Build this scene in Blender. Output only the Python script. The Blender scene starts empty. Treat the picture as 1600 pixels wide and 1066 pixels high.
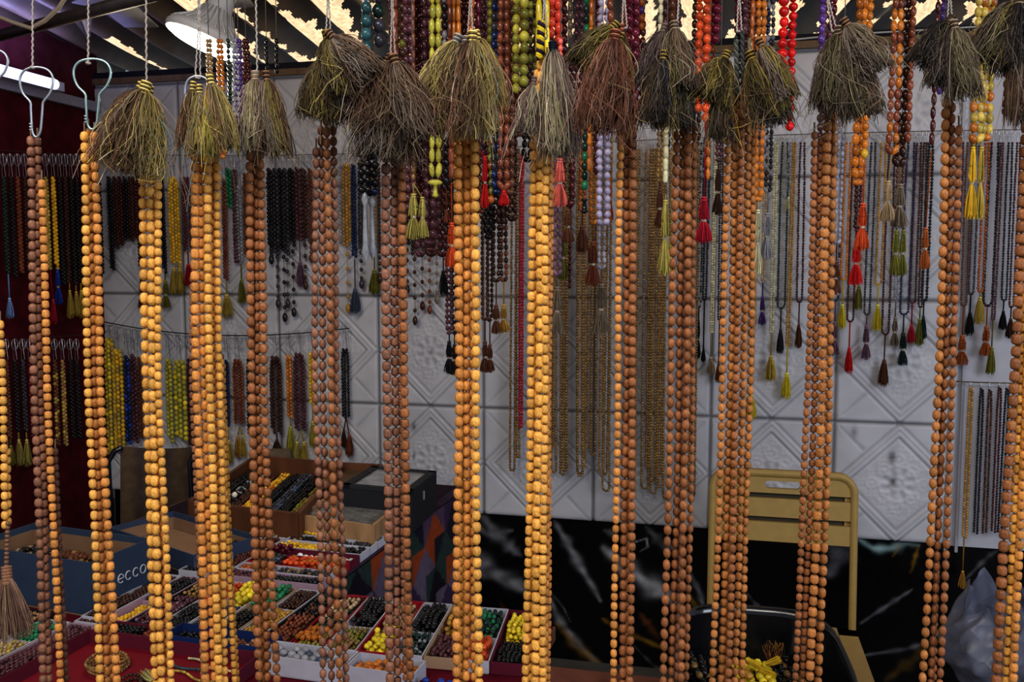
import bpy, math, random
import numpy as np
from mathutils import Vector, Matrix
random.seed(7)
RNG = np.random.RandomState(11)
R = math.radians
sc = bpy.context.scene
col = sc.collection

# ------------------------------------------------------------------ camera
F = 1400.0
TILT = R(5.0)
CAMZ = 1.40
cam_d = bpy.data.cameras.new('camera'); cam = bpy.data.objects.new('camera', cam_d)
col.objects.link(cam); sc.camera = cam
cam.location = (0, 0, CAMZ); cam.rotation_euler = (R(90) - TILT, 0, 0)
cam_d.sensor_width = 36; cam_d.lens = F / 1600 * 36
cam_d.clip_start = 0.02
sc.view_settings.view_transform = 'Standard'
sc.view_settings.look = 'Medium High Contrast'
sc.cycles.use_denoising = True
sc.cycles.max_bounces = 5
sc.cycles.sample_clamp_indirect = 4.0

def ray(px, py):
    u = (px - 800) / F; v = (533 - py) / F
    return Vector((u, math.cos(TILT) + v * math.sin(TILT), v * math.cos(TILT) - math.sin(TILT)))
def P(px, py, Y):
    d = ray(px, py); t = Y / d.y
    return Vector((d.x * t, Y, CAMZ + d.z * t))
def G(px, py, z):
    d = ray(px, py); t = (z - CAMZ) / d.z
    return Vector((d.x * t, d.y * t, z))
def onplane(px, py, q, n):
    d = ray(px, py); o = Vector((0, 0, CAMZ)); t = (q - o).dot(n) / d.dot(n)
    return o + d * t

# back wall plane : Y = Y0 + m X ; left wall perpendicular
M_W, Y0 = -0.234, 3.105
BU = Vector((1, M_W, 0)).normalized()              # along the back wall, to the right
BN = Vector((M_W, -1, 0)).normalized()             # out of the back wall, to the room
BQ = Vector((0, Y0, 0))
CORNER = onplane(163, 411, BQ, BN); CORNER.z = 0
LU = -BN                                            # along the left wall, away from camera
LN = BU.copy()
def WB(off=0.05):
    return (lambda px, py: onplane(px, py, BQ + BN * off, BN)), BU
def WL(off=0.05):
    return (lambda px, py: onplane(px, py, CORNER + LN * off, LN)), LU
def WY(Y):
    return (lambda px, py: P(px, py, Y)), Vector((1, 0, 0))

# ------------------------------------------------------------------ materials
MATS = {}
def vmat(name, rough=0.5, metal=0.0, noise=0.15, nscale=60.0, rnd=0.12, coat=0.0, emit=0.0, bump=0.0, trans=0.0, alpha=1.0, grain=False, spec=0.5):
    """material whose base colour is the mesh's own colour attribute, broken up by noise and a per-object variation"""
    if name in MATS: return MATS[name]
    m = bpy.data.materials.new(name); m.use_nodes = True
    nt = m.node_tree; N = nt.nodes; L = nt.links
    b = N['Principled BSDF']
    at = N.new('ShaderNodeAttribute'); at.attribute_name = 'Col'
    tc = N.new('ShaderNodeTexCoord')
    no = N.new('ShaderNodeTexNoise'); no.inputs['Scale'].default_value = nscale; no.inputs['Detail'].default_value = 4
    if grain:
        mp = N.new('ShaderNodeMapping'); mp.inputs['Scale'].default_value = (1, 1, 0.25)
        L.new(tc.outputs['Object'], mp.inputs[0]); L.new(mp.outputs[0], no.inputs['Vector'])
    else:
        L.new(tc.outputs['Object'], no.inputs['Vector'])
    mr = N.new('ShaderNodeMapRange'); mr.inputs[1].default_value = 0.3; mr.inputs[2].default_value = 0.7
    mr.inputs[3].default_value = 1 - noise; mr.inputs[4].default_value = 1 + noise
    L.new(no.outputs['Fac'], mr.inputs[0])
    oi = N.new('ShaderNodeObjectInfo')
    m2 = N.new('ShaderNodeMapRange'); m2.inputs[3].default_value = 1 - rnd; m2.inputs[4].default_value = 1 + rnd
    L.new(oi.outputs['Random'], m2.inputs[0])
    mu = N.new('ShaderNodeMath'); mu.operation = 'MULTIPLY'
    L.new(mr.outputs[0], mu.inputs[0]); L.new(m2.outputs[0], mu.inputs[1])
    vm = N.new('ShaderNodeVectorMath'); vm.operation = 'SCALE'
    L.new(at.outputs['Color'], vm.inputs[0]); L.new(mu.outputs[0], vm.inputs['Scale'])
    L.new(vm.outputs[0], b.inputs['Base Color'])
    b.inputs['Roughness'].default_value = rough; b.inputs['Metallic'].default_value = metal
    b.inputs['Specular IOR Level'].default_value = spec
    b.inputs['Coat Weight'].default_value = coat; b.inputs['Coat Roughness'].default_value = 0.12
    b.inputs['Transmission Weight'].default_value = trans
    b.inputs['Alpha'].default_value = alpha
    if emit:
        L.new(at.outputs['Color'], b.inputs['Emission Color']); b.inputs['Emission Strength'].default_value = emit
    if bump:
        bp = N.new('ShaderNodeBump'); bp.inputs['Strength'].default_value = bump; bp.inputs['Distance'].default_value = 0.002
        L.new(no.outputs['Fac'], bp.inputs['Height']); L.new(bp.outputs[0], b.inputs['Normal'])
    MATS[name] = m
    return m
WOOD = lambda: vmat('turned_wood', 0.52, noise=0.36, nscale=2.6, rnd=0.24, coat=0.04, spec=.35, bump=0.0, grain=False)
GLOSS = lambda: vmat('polished_bead', 0.16, noise=0.2, nscale=90, rnd=0.05, coat=0.12, spec=.35)
SATIN = lambda: vmat('satin_bead', 0.38, noise=0.2, nscale=90, rnd=0.05)
FIBRE = lambda: vmat('silk_fibre', 0.75, noise=0.15, nscale=80, rnd=0.06, spec=0.25)
CORD = lambda: vmat('cord', 0.9, noise=0.25, nscale=600, rnd=0.05, spec=0.1)
WIRE = lambda: vmat('galvanised_wire', 0.3, metal=0.7, noise=0.1, rnd=0.05)
CARD = lambda: vmat('painted_card', 0.7, noise=0.08, nscale=25, rnd=0.02, spec=0.2)
WOODP = lambda: vmat('plain_timber', 0.55, noise=0.3, nscale=30, rnd=0.02, grain=True)
PLAST = lambda: vmat('black_plastic', 0.15, noise=0.1, rnd=0, coat=0.4)
METALP = lambda: vmat('powder_coat', 0.5, noise=0.06, nscale=40, rnd=0, bump=0.05)
EMIT = lambda s, n: vmat(n, 0.5, noise=0, rnd=0, emit=s)

# ------------------------------------------------------------------ mesh builder (all quads)
class MB:
    def __init__(s): s.V = []; s.Fq = []; s.C = []; s.n = 0
    def add(s, V, Q, c):
        V = np.asarray(V, dtype=np.float64).reshape(-1, 3); Q = np.asarray(Q, dtype=np.int64).reshape(-1, 4)
        c = np.asarray(c, dtype=np.float64)
        if c.ndim == 1: c = np.tile(c[:3], (len(V), 1))
        s.V.append(V); s.Fq.append(Q + s.n); s.C.append(c[:, :3]); s.n += len(V)
    def box(s, c, size, colr, ux=(1, 0, 0), uy=(0, 1, 0), uz=(0, 0, 1)):
        c = np.array(c, float); ux = np.array(ux, float) * size[0] / 2; uy = np.array(uy, float) * size[1] / 2; uz = np.array(uz, float) * size[2] / 2
        V = [c + i * ux + j * uy + k * uz for k in (-1, 1) for j in (-1, 1) for i in (-1, 1)]
        Q = [(0, 2, 3, 1), (4, 5, 7, 6), (0, 1, 5, 4), (2, 6, 7, 3), (0, 4, 6, 2), (1, 3, 7, 5)]
        # flat look: split the verts per face
        VV = []; QQ = []
        for q in Q:
            QQ.append([len(VV) + k for k in range(4)]); VV += [V[k] for k in q]
        s.add(VV, QQ, colr)
    def tube(s, pts, rad, sides=6, colr=(1, 1, 1), closed=False, cap=True):
        p = np.array([tuple(q) for q in pts], float); n = len(p)
        r = np.full(n, rad, float) if np.isscalar(rad) else np.array(rad, float)
        t = np.gradient(p, axis=0)
        if closed: t = np.roll(p, -1, 0) - np.roll(p, 1, 0)
        t /= np.linalg.norm(t, axis=1)[:, None] + 1e-12
        a = np.array([0.13, 0.97, 0.21]) if abs(t[0][1]) < 0.8 else np.array([0.97, 0.1, 0.2])
        X = []; prev = a
        for k in range(n):
            x = prev - t[k] * prev.dot(t[k]); x /= np.linalg.norm(x) + 1e-12; X.append(x); prev = x
        X = np.array(X); Yv = np.cross(t, X)
        if cap and not closed:
            p = np.vstack([p[:1], p, p[-1:]]); X = np.vstack([X[:1], X, X[-1:]]); Yv = np.vstack([Yv[:1], Yv, Yv[-1:]])
            r = np.concatenate([[r[0] * .02], r, [r[-1] * .02]]); n += 2
        th = np.arange(sides) * 2 * math.pi / sides
        V = p[:, None, :] + r[:, None, None] * (np.cos(th)[None, :, None] * X[:, None, :] + np.sin(th)[None, :, None] * Yv[:, None, :])
        i = np.arange(n if closed else n - 1)[:, None]; j = np.arange(sides)[None, :]
        i2 = (i + 1) % n; j2 = (j + 1) % sides
        Q = np.stack([i * sides + j, i * sides + j2, i2 * sides + j2, i2 * sides + j], -1).reshape(-1, 4)
        s.add(V.reshape(-1, 3), Q, colr)
    def fibres(s, paths, rad, cols, sides=3):
        """paths: (n, k, 3) array of many fibres of the same point count"""
        p = np.asarray(paths, float); n, k, _ = p.shape
        t = np.gradient(p, axis=1); t /= np.linalg.norm(t, axis=2)[..., None] + 1e-12
        a = np.array([0.2, 0.95, 0.1]); X = a - t * (t @ a)[..., None]; X /= np.linalg.norm(X, axis=2)[..., None] + 1e-12
        Yv = np.cross(t, X); th = np.arange(sides) * 2 * math.pi / sides
        rr = np.linspace(1, .7, k)[None, :, None, None] * rad
        V = p[:, :, None, :] + rr * (np.cos(th)[None, None, :, None] * X[:, :, None, :] + np.sin(th)[None, None, :, None] * Yv[:, :, None, :])
        f = np.arange(n)[:, None, None] * (k * sides); i = np.arange(k - 1)[None, :, None]; j = np.arange(sides)[None, None, :]; j2 = (j + 1) % sides
        Q = np.stack([f + i * sides + j, f + i * sides + j2, f + (i + 1) * sides + j2, f + (i + 1) * sides + j], -1).reshape(-1, 4)
        cols = np.asarray(cols, float)
        C = np.repeat(cols, k * sides, axis=0) if cols.ndim == 2 else np.repeat(cols.reshape(-1, 3), sides, axis=0)
        s.add(V.reshape(-1, 3), Q, C)
    def beads(s, pts, tans, r, h, cols, prof='oval', sides=7):
        """append one bead per point, its hole along the tangent"""
        pr = PROF[prof]; p = np.asarray(pts, float); t = np.asarray(tans, float)
        if t.ndim == 1: t = np.tile(t, (len(p), 1))
        t = t / (np.linalg.norm(t, axis=1)[:, None] + 1e-12)
        a = np.array([0.31, 0.93, 0.17]); X = a - t * (t @ a)[:, None]; X /= np.linalg.norm(X, axis=1)[:, None] + 1e-9
        Yv = np.cross(t, X); th = np.arange(sides) * 2 * math.pi / sides
        r = np.broadcast_to(np.asarray(r, float), (len(p),)); h = np.broadcast_to(np.asarray(h, float), (len(p),))
        zz = np.array([q[0] for q in pr]); rr = np.array([q[1] for q in pr]); k = len(pr)
        V = (p[:, None, None, :] + (h[:, None] * zz[None, :] / 2)[..., None, None] * t[:, None, None, :]
             + (r[:, None] * rr[None, :])[..., None, None] * (np.cos(th)[None, None, :, None] * X[:, None, None, :] + np.sin(th)[None, None, :, None] * Yv[:, None, None, :]))
        f = np.arange(len(p))[:, None, None] * (k * sides); i = np.arange(k - 1)[None, :, None]; j = np.arange(sides)[None, None, :]; j2 = (j + 1) % sides
        Q = np.stack([f + i * sides + j, f + i * sides + j2, f + (i + 1) * sides + j2, f + (i + 1) * sides + j], -1).reshape(-1, 4)
        cols = np.asarray(cols, float)
        if cols.ndim == 1: cols = np.tile(cols, (len(p), 1))
        s.add(V.reshape(-1, 3), Q, np.repeat(cols, k * sides, axis=0))
    def lathe(s, prof, o, axis, sides, colr):
        axis = Vector(axis).normalized(); o = Vector(o)
        x = axis.orthogonal().normalized(); y = axis.cross(x)
        V = []; C = []
        for q in prof:
            for j in range(sides):
                a = 2 * math.pi * j / sides
                V.append(o + axis * q[0] + (x * math.cos(a) + y * math.sin(a)) * q[1]); C.append(q[2] if len(q) > 2 else colr)
        Q = [(i * sides + j, i * sides + (j + 1) % sides, (i + 1) * sides + (j + 1) % sides, (i + 1) * sides + j) for i in range(len(prof) - 1) for j in range(sides)]
        s.add([tuple(v) for v in V], Q, C)
    def grid(s, fn, nu, nv, colfn):
        V = []; C = []
        for j in range(nv + 1):
            for i in range(nu + 1):
                V.append(tuple(fn(i / nu, j / nv))); C.append(colfn(i / nu, j / nv))
        Q = [(j * (nu + 1) + i, j * (nu + 1) + i + 1, (j + 1) * (nu + 1) + i + 1, (j + 1) * (nu + 1) + i) for j in range(nv) for i in range(nu)]
        s.add(V, Q, C)
    def build(s, name, mat, parent=None, smooth=True):
        V = np.vstack(s.V); Q = np.vstack(s.Fq); C = np.vstack(s.C)
        off = np.array(wloc(parent)) if parent else None
        if parent is None:
            off = np.array([(V[:, 0].min() + V[:, 0].max()) / 2, (V[:, 1].min() + V[:, 1].max()) / 2, V[:, 2].min()])
        V = V - off
        me = bpy.data.meshes.new(name)
        me.vertices.add(len(V)); me.vertices.foreach_set('co', V.ravel())
        me.loops.add(len(Q) * 4); me.loops.foreach_set('vertex_index', Q.ravel().astype(np.int32))
        me.polygons.add(len(Q)); me.polygons.foreach_set('loop_start', np.arange(0, len(Q) * 4, 4, dtype=np.int32))
        me.update(calc_edges=True)
        if smooth: me.polygons.foreach_set('use_smooth', np.ones(len(Q), dtype=bool))
        ca = me.color_attributes.new('Col', 'FLOAT_COLOR', 'POINT')
        ca.data.foreach_set('color', np.hstack([C, np.ones((len(C), 1))]).ravel())
        me.materials.append(mat)
        o = bpy.data.objects.new(name, me); col.objects.link(o)
        if parent: o.parent = parent
        else: o.location = off
        return o
PROF = {
    'oval': [(-1, .15), (-.8, .62), (-.35, .97), (.35, .97), (.8, .62), (1, .15)],
    'round': [(-1, .12), (-.78, .6), (-.3, .95), (.3, .95), (.78, .6), (1, .12)],
    'tube': [(-1, .2), (-.92, .75), (-.6, .95), (.6, .95), (.92, .75), (1, .2)],
}
def wloc(o):
    v = Vector((0, 0, 0))
    while o is not None: v = v + o.location; o = o.parent
    return v
def thing(name, loc, label, cat, group=None):
    o = bpy.data.objects.new(name, None); col.objects.link(o); o.location = loc; o.empty_display_size = 0.02
    o['label'] = label; o['category'] = cat
    if group: o['group'] = group
    return o
def tag(o, label, cat, group=None):
    o['label'] = label; o['category'] = cat
    if group: o['group'] = group
    return o
def struct(o): o['kind'] = 'structure'; return o
def art(w): return w
ORD = ['first', 'second', 'third', 'fourth', 'fifth', 'sixth', 'seventh', 'eighth', 'ninth', 'tenth', 'eleventh', 'twelfth', 'thirteenth', 'fourteenth',
       'fifteenth', 'sixteenth', 'seventeenth', 'eighteenth', 'nineteenth', 'twentieth', '21st', '22nd', '23rd', '24th', '25th', '26th', '27th', '28th', '29th', '30th', '31st', '32nd', '33rd', '34th', '35th', '36th', '37th', '38th', '39th', '40th', '41st', '42nd', '43rd', '44th', '45th', '46th', '47th', '48th', '49th', '50th', '51st', '52nd', '53rd', '54th', '55th', '56th', '57th', '58th', '59th', '60th']
CL = {
    'black': (.012, .012, .014), 'charcoal': (.04, .04, .05), 'dark green': (.012, .035, .028), 'navy': (.012, .025, .09), 'blue': (.02, .06, .4), 'pale blue': (.25, .4, .75),
    'maroon': (.07, .014, .014), 'wine': (.11, .01, .025), 'dark brown': (.055, .022, .014), 'brown': (.14, .05, .025), 'red-brown': (.2, .055, .025), 'amber': (.5, .16, .02),
    'orange': (.62, .2, .025), 'golden yellow': (.75, .45, .03), 'yellow': (.8, .62, .04), 'olive': (.2, .19, .03), 'olive-yellow': (.42, .38, .05), 'gold': (.5, .36, .07),
    'cream': (.6, .55, .33), 'tan': (.42, .3, .17), 'grey': (.3, .3, .33), 'silver': (.3, .31, .34), 'clear': (.33, .32, .38), 'lilac': (.34, .3, .42), 'mauve': (.22, .12, .18),
    'red': (.65, .015, .015), 'crimson': (.4, .01, .03), 'coral red': (.62, .06, .03), 'orange-red': (.6, .08, .02), 'salmon': (.8, .16, .12), 'rust': (.38, .1, .02),
    'green': (.02, .2, .09), 'purple': (.09, .04, .2), 'purple-brown': (.10, .035, .045), 'taupe': (.22, .17, .12), 'ochre': (.45, .24, .04), 'gold-brown': (.30, .18, .065), 'white': (.8, .8, .8), 'khaki': (.45, .38, .1),
    'blue-grey': (.08, .11, .17), 'teal': (.03, .09, .1),
}
def jit(c, a=.25): 
    f = 1 + random.uniform(-a, a); return tuple(max(0, min(1, x * f * (1 + random.uniform(-a * .3, a * .3)))) for x in c)

# ------------------------------------------------------------------ tassels
def tuft(mb, p0, p1, hw, pal, n=60, rad=.0005, seg=6, flat=.55, neck=.12, wob=.05, lat=Vector((1, 0, 0)), droop=0.0, pw=.75, dark=0.0, clump=0):
    """fibres from a tight neck at p0 to a fanned foot at p1 (half-width hw)"""
    p0 = np.array(p0); p1 = np.array(p1); ax = p1 - p0; L = np.linalg.norm(ax); lat = np.array(lat)
    lat = lat - ax * lat.dot(ax) / L ** 2; lat /= np.linalg.norm(lat); dep = np.cross(ax / L, lat)
    a = RNG.uniform(0, 2 * math.pi, n); q = np.sqrt(RNG.uniform(0.02, 1, n))
    ex = np.cos(a) * q; ey = np.sin(a) * q * flat
    ln = RNG.uniform(.86, 1.04, n) * (1 - .1 * ex ** 2)
    t = np.linspace(0, 1, seg)[None, :]
    prof = neck + (1 - neck) * np.power(t, pw) * (1 + .16 * np.sin(np.pi * t))
    ph = RNG.uniform(0, 6.28, n)[:, None]; am = RNG.uniform(0, wob, n)[:, None] * hw
    X = ex[:, None] * hw * prof + am * np.sin(ph + t * RNG.uniform(3, 9, n)[:, None]) * t * 2
    Y = ey[:, None] * hw * prof + am * np.cos(ph + t * 6) * t
    Z = (t * ln[:, None]) * L
    pts = p0[None, None, :] + X[..., None] * lat + Y[..., None] * dep + Z[..., None] * (ax / L)
    pts[..., 2] -= droop * (np.abs(X) / (hw + 1e-9)) ** 2 * t ** 2
    pal = np.array(pal); w = RNG.randint(0, len(pal), n)
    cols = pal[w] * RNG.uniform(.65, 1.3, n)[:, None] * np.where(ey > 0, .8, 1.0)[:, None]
    if clump:      # locks of one colour, as the dyed skeins were tied together
        w = (np.floor((a / 6.2832) * clump) + RNG.randint(0, 2, n) * (RNG.uniform(0, 1, n) < .3)).astype(int) * 7 % len(pal)
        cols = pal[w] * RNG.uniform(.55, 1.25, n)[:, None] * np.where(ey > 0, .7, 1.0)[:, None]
        hi = RNG.uniform(0, 1, n) < .12; cols[hi] = cols[hi] * 1.5 + .06
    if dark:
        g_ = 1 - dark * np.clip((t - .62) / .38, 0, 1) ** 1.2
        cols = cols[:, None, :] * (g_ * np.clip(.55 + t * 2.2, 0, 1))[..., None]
    mb.fibres(pts, rad, cols)
def core(mb, p0, p1, hw, c, flat=.5, lat=Vector((1, 0, 0))):
    p0 = np.array(p0); p1 = np.array(p1); ax = p1 - p0; L = np.linalg.norm(ax); lat = np.array(lat)
    lat = lat - ax * lat.dot(ax) / L ** 2; lat /= np.linalg.norm(lat); dep = np.cross(ax / L, lat)
    V = []; S = 10; T = np.linspace(0, .86, 6)
    for t in T:
        r = hw * (.1 + .74 * t ** .75)
        for j in range(S):
            a = 2 * math.pi * j / S; V.append(p0 + ax * t + lat * math.cos(a) * r + dep * math.sin(a) * r * flat)
    for j in range(S): V.append(p0 + ax * .86)
    n = 6
    Q = [(i * S + j, i * S + (j + 1) % S, (i + 1) * S + (j + 1) % S, (i + 1) * S + j) for i in range(n) for j in range(S)]
    mb.add(V, Q, c)
def coilwrap(mb, p0, p1, r, turns, cr, cols):
    p0 = Vector(p0); p1 = Vector(p1); ax = (p1 - p0); x = ax.orthogonal().normalized(); y = ax.normalized().cross(x)
    for k in range(turns):
        c = p0 + ax * ((k + .5) / turns)
        pts = [c + (x * math.cos(a) + y * math.sin(a)) * r for a in [2 * math.pi * j / 10 for j in range(10)]]
        mb.tube(pts, cr, 5, cols[k % len(cols)], closed=True)
    mb.tube([p0, p1], r * .95, 8, cols[0])

# ------------------------------------------------------------------ generic hanging loop / hank of beads
def hang(frame, x, y0, y1, w, c, g=0, h=None, ns=1, tassel=None, hook=None, shape='round', mat=None, name='prayer_beads', label='', cat='prayer beads',
         group=None, cols2=None, drops=None, ragged=6, tilt=0.0, hookkind='wire', finial=None):
    pf, u = frame
    W0 = pf(x, y0); W1 = pf(x, y1); s = W0.y / F
    if h is None: h = w
    r = w * s / 2; hh = h * s * .98
    base = CL[c]; mat = mat or SATIN()
    ytop = hook if hook is not None else y0
    root = thing(name, pf(x, ytop), label, cat, group)
    u = np.array(u); W0 = np.array(W0); Lz = W0[2] - W1.z
    mb = MB(); pts = []; tan = []
    sway = random.uniform(-.008, .008) + tilt
    def pt(dx, dz): return W0 + u * (dx * s + sway * dz) + np.array([0, 0, -dz])
    if g > 0:
        gg = g * s / 2
        path = []
        n = 24
        dm = Lz - gg * 1.6
        path.append((-.35 * g, 0)); path.append((-.5 * g, Lz * .25)); path.append((-.5 * g, dm))
        for k in range(1, n):
            a = math.pi * k / n; path.append((-.5 * g * math.cos(a), dm + gg * 1.6 * math.sin(a) ** .8))
        path.append((.5 * g, dm)); path.append((.5 * g, Lz * .25)); path.append((.35 * g, 0))
        A = np.array([pt(a, b) for a, b in path])
        d = np.concatenate([[0], np.cumsum(np.linalg.norm(np.diff(A, axis=0), axis=1))])
        k = max(4, int(d[-1] / hh)); q = (np.arange(k) + .5) * d[-1] / k
        B = np.stack([np.interp(q, d, A[:, i]) for i in range(3)], 1)
        B += RNG.normal(0, r * .08, B.shape)
        tn = np.gradient(B, axis=0)
        pts = B; tan = tn
    else:
        PP = []; 
        for i in range(ns):
            dx = (i - (ns - 1) / 2) * w * .92; Li = Lz - random.uniform(0, ragged) * s
            k = max(3, int(Li / hh)); 
            for j in range(k):
                z = (j + .5 + (i % 2) * .5) * hh
                taper = min(1, .55 + z / (Lz + 1e-6) * 3)
                q = pt(dx * taper + random.uniform(-.05, .05) * w, z); q = q + np.array([0, (-(i % 2)) * r * .7, 0]); PP.append(q)
        pts = np.array(PP); tan = np.tile([0, 0, 1.0], (len(pts), 1))
    bc = np.array([base] * len(pts)) * RNG.uniform(.7, 1.3, len(pts))[:, None]
    if cols2:
        pick = RNG.uniform(0, 1, len(pts)) < .35; bc[pick] = np.array(CL[cols2]) * RNG.uniform(.7, 1.2, pick.sum())[:, None]
    mb.beads(pts, tan, r * RNG.uniform(.9, 1.05, len(pts)), hh * 1.04, bc, shape, 7)
    mb.build('beads', mat, root)
    zb = W1.z
    end = pt(0, Lz)
    if hook is not None and y0 - hook > 3:
        hk = MB(); top = pf(x, hook); t0 = Vector(pt(0, 0)); H = top.z - t0.z; uu = Vector(u)
        kh = []
        wd = min(H * .32, 7 * s)
        for k in range(15):
            a = math.pi * 2 * (k / 14) - math.pi / 2
            kh.append(t0 + Vector((0, 0, H * .72)) + uu * (wd * math.cos(a - 0) * .9) + Vector((0, 0, H * .27 * math.sin(a))))
        kk = [t0 + uu * wd * .45, ] + [q for q in kh[1:14]] + [t0 - uu * wd * .45]
        kk = [t0 + uu * wd * .5 - Vector((0, 0, 0))] + kh[1:-1] + [t0 - uu * wd * .5]
        kk = [kk[0]] + sorted(kk[1:-1], key=lambda q: math.atan2((q - t0 - Vector((0, 0, H * .72))).dot(uu), -(q.z - t0.z - H * .72)), reverse=True) + [kk[-1]]
        hk.tube(kk, .0009 if s < .0018 else .0012, 5, (.5, .52, .56), closed=True)
        hk.build('wire_hook', WIRE(), root)
    if drops:                                    # long thin beaded drops below the hank
        dm = MB()
        for (dx, yb) in drops:
            wb = pf(x, yb).z; q0 = pt(dx, Lz * .9); n = 4 + random.randint(0, 1)
            dm.tube([q0, np.array([q0[0], q0[1], wb])], .0007, 4, np.array(base) * .8 + .02)
            zs = np.linspace(q0[2], wb, n + 2)[1:]
            dm.beads([[q0[0], q0[1], z] for z in zs[:-1]], (0, 0, 1.), 3.2 * s, 7 * s, np.array(base) + .01, 'round', 7)
            dm.beads([[q0[0], q0[1], zs[-1] + 4 * s]], (0, 0, 1.), 4.2 * s, 15 * s, np.array(base) + .01, 'oval', 8)
        dm.build('bead_drop', GLOSS(), root)
    if finial:
        fm = MB(); q0 = Vector(end); fl = finial[1] * s
        fm.lathe([(0, r * .3), (fl * .1, r * 1.1), (fl * .2, r * .5), (fl * .75, r * .8), (fl * .85, r * 1.2), (fl, r * .1)], q0, (0, 0, -1), 8, CL[finial[0]])
        fm.build('finial', GLOSS(), root)
        end = np.array(q0) - np.array([0, 0, fl])
    if tassel:
        tl = tassel if isinstance(tassel, list) else [tassel]
        for (tc, ya, yb, hw, *rest) in tl:
            dx = rest[0] if rest else 0
            a = np.array(pf(x + dx, ya)); b = np.array(pf(x + dx, yb)); a = np.array([end[0] + u[0] * dx * s, end[1] + u[1] * dx * s, a[2]]); b = np.array([a[0], a[1], b[2]])
            tm = MB(); pal = [CL[tc], tuple(q * .6 for q in CL[tc]), tuple(min(1, q * 1.35) for q in CL[tc])]
            L = a[2] - b[2]; two = L > 42 * s
            nf = int(50 + hw * 3)
            if two:      # a tassel bound twice
                mid = a + (b - a) * .5
                core(tm, a, a + (b - a) * .3, hw * s * .8, np.array(CL[tc]) * .6); core(tm, mid, a + (b - a) * .25, hw * s * .8, np.array(CL[tc]) * .6)
                tuft(tm, a, mid, hw * s * .62, pal, nf // 2, .0006 + s * .15, 5, .9, .4, .04)
                tuft(tm, mid, b, hw * s, pal, nf, .0006 + s * .15, 5, .8, .22, .04)
            else:
                core(tm, a, b, hw * s, np.array(CL[tc]) * .55, .9)
                tuft(tm, a, b, hw * s, pal, nf, .0006 + s * .15, 5, .9, .25, .04)
            to = tm.build('tassel', FIBRE(), root)
            cm = MB()
            if end[2] > a[2] + 1e-4:
                cm.tube([end + np.array([0, 0, r]), a], max(.0009, 1.1 * s), 5, np.array(CL[tc]) * .6)
            coilwrap(cm, a + np.array([0, 0, 2 * s]), a - np.array([0, 0, 4 * s]), max(.0012, hw * s * .3), 3, .0006 + s * .3, [tuple(min(1, q * 1.5 + .03) for q in CL[tc]), tuple(q * .6 for q in CL[tc])])
            if two:
                cm.build('binding', CORD(), to); cm = MB()
                coilwrap(cm, mid + np.array([0, 0, 2 * s]), mid - np.array([0, 0, 1.5 * s]), hw * s * .27, 2, .0006 + s * .3, [(.5, .45, .35)])
            cm.build('binding', CORD(), to)
    return root

# ================================================================== THE SETTING
Ztop = onplane(700, 108, BQ, BN).z
z463 = onplane(675, 463, BQ, BN).z
T = onplane(675, 463, BQ, BN).z - onplane(675, 633, BQ, BN).z
zbot = z463 - 2 * T + .004
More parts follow.
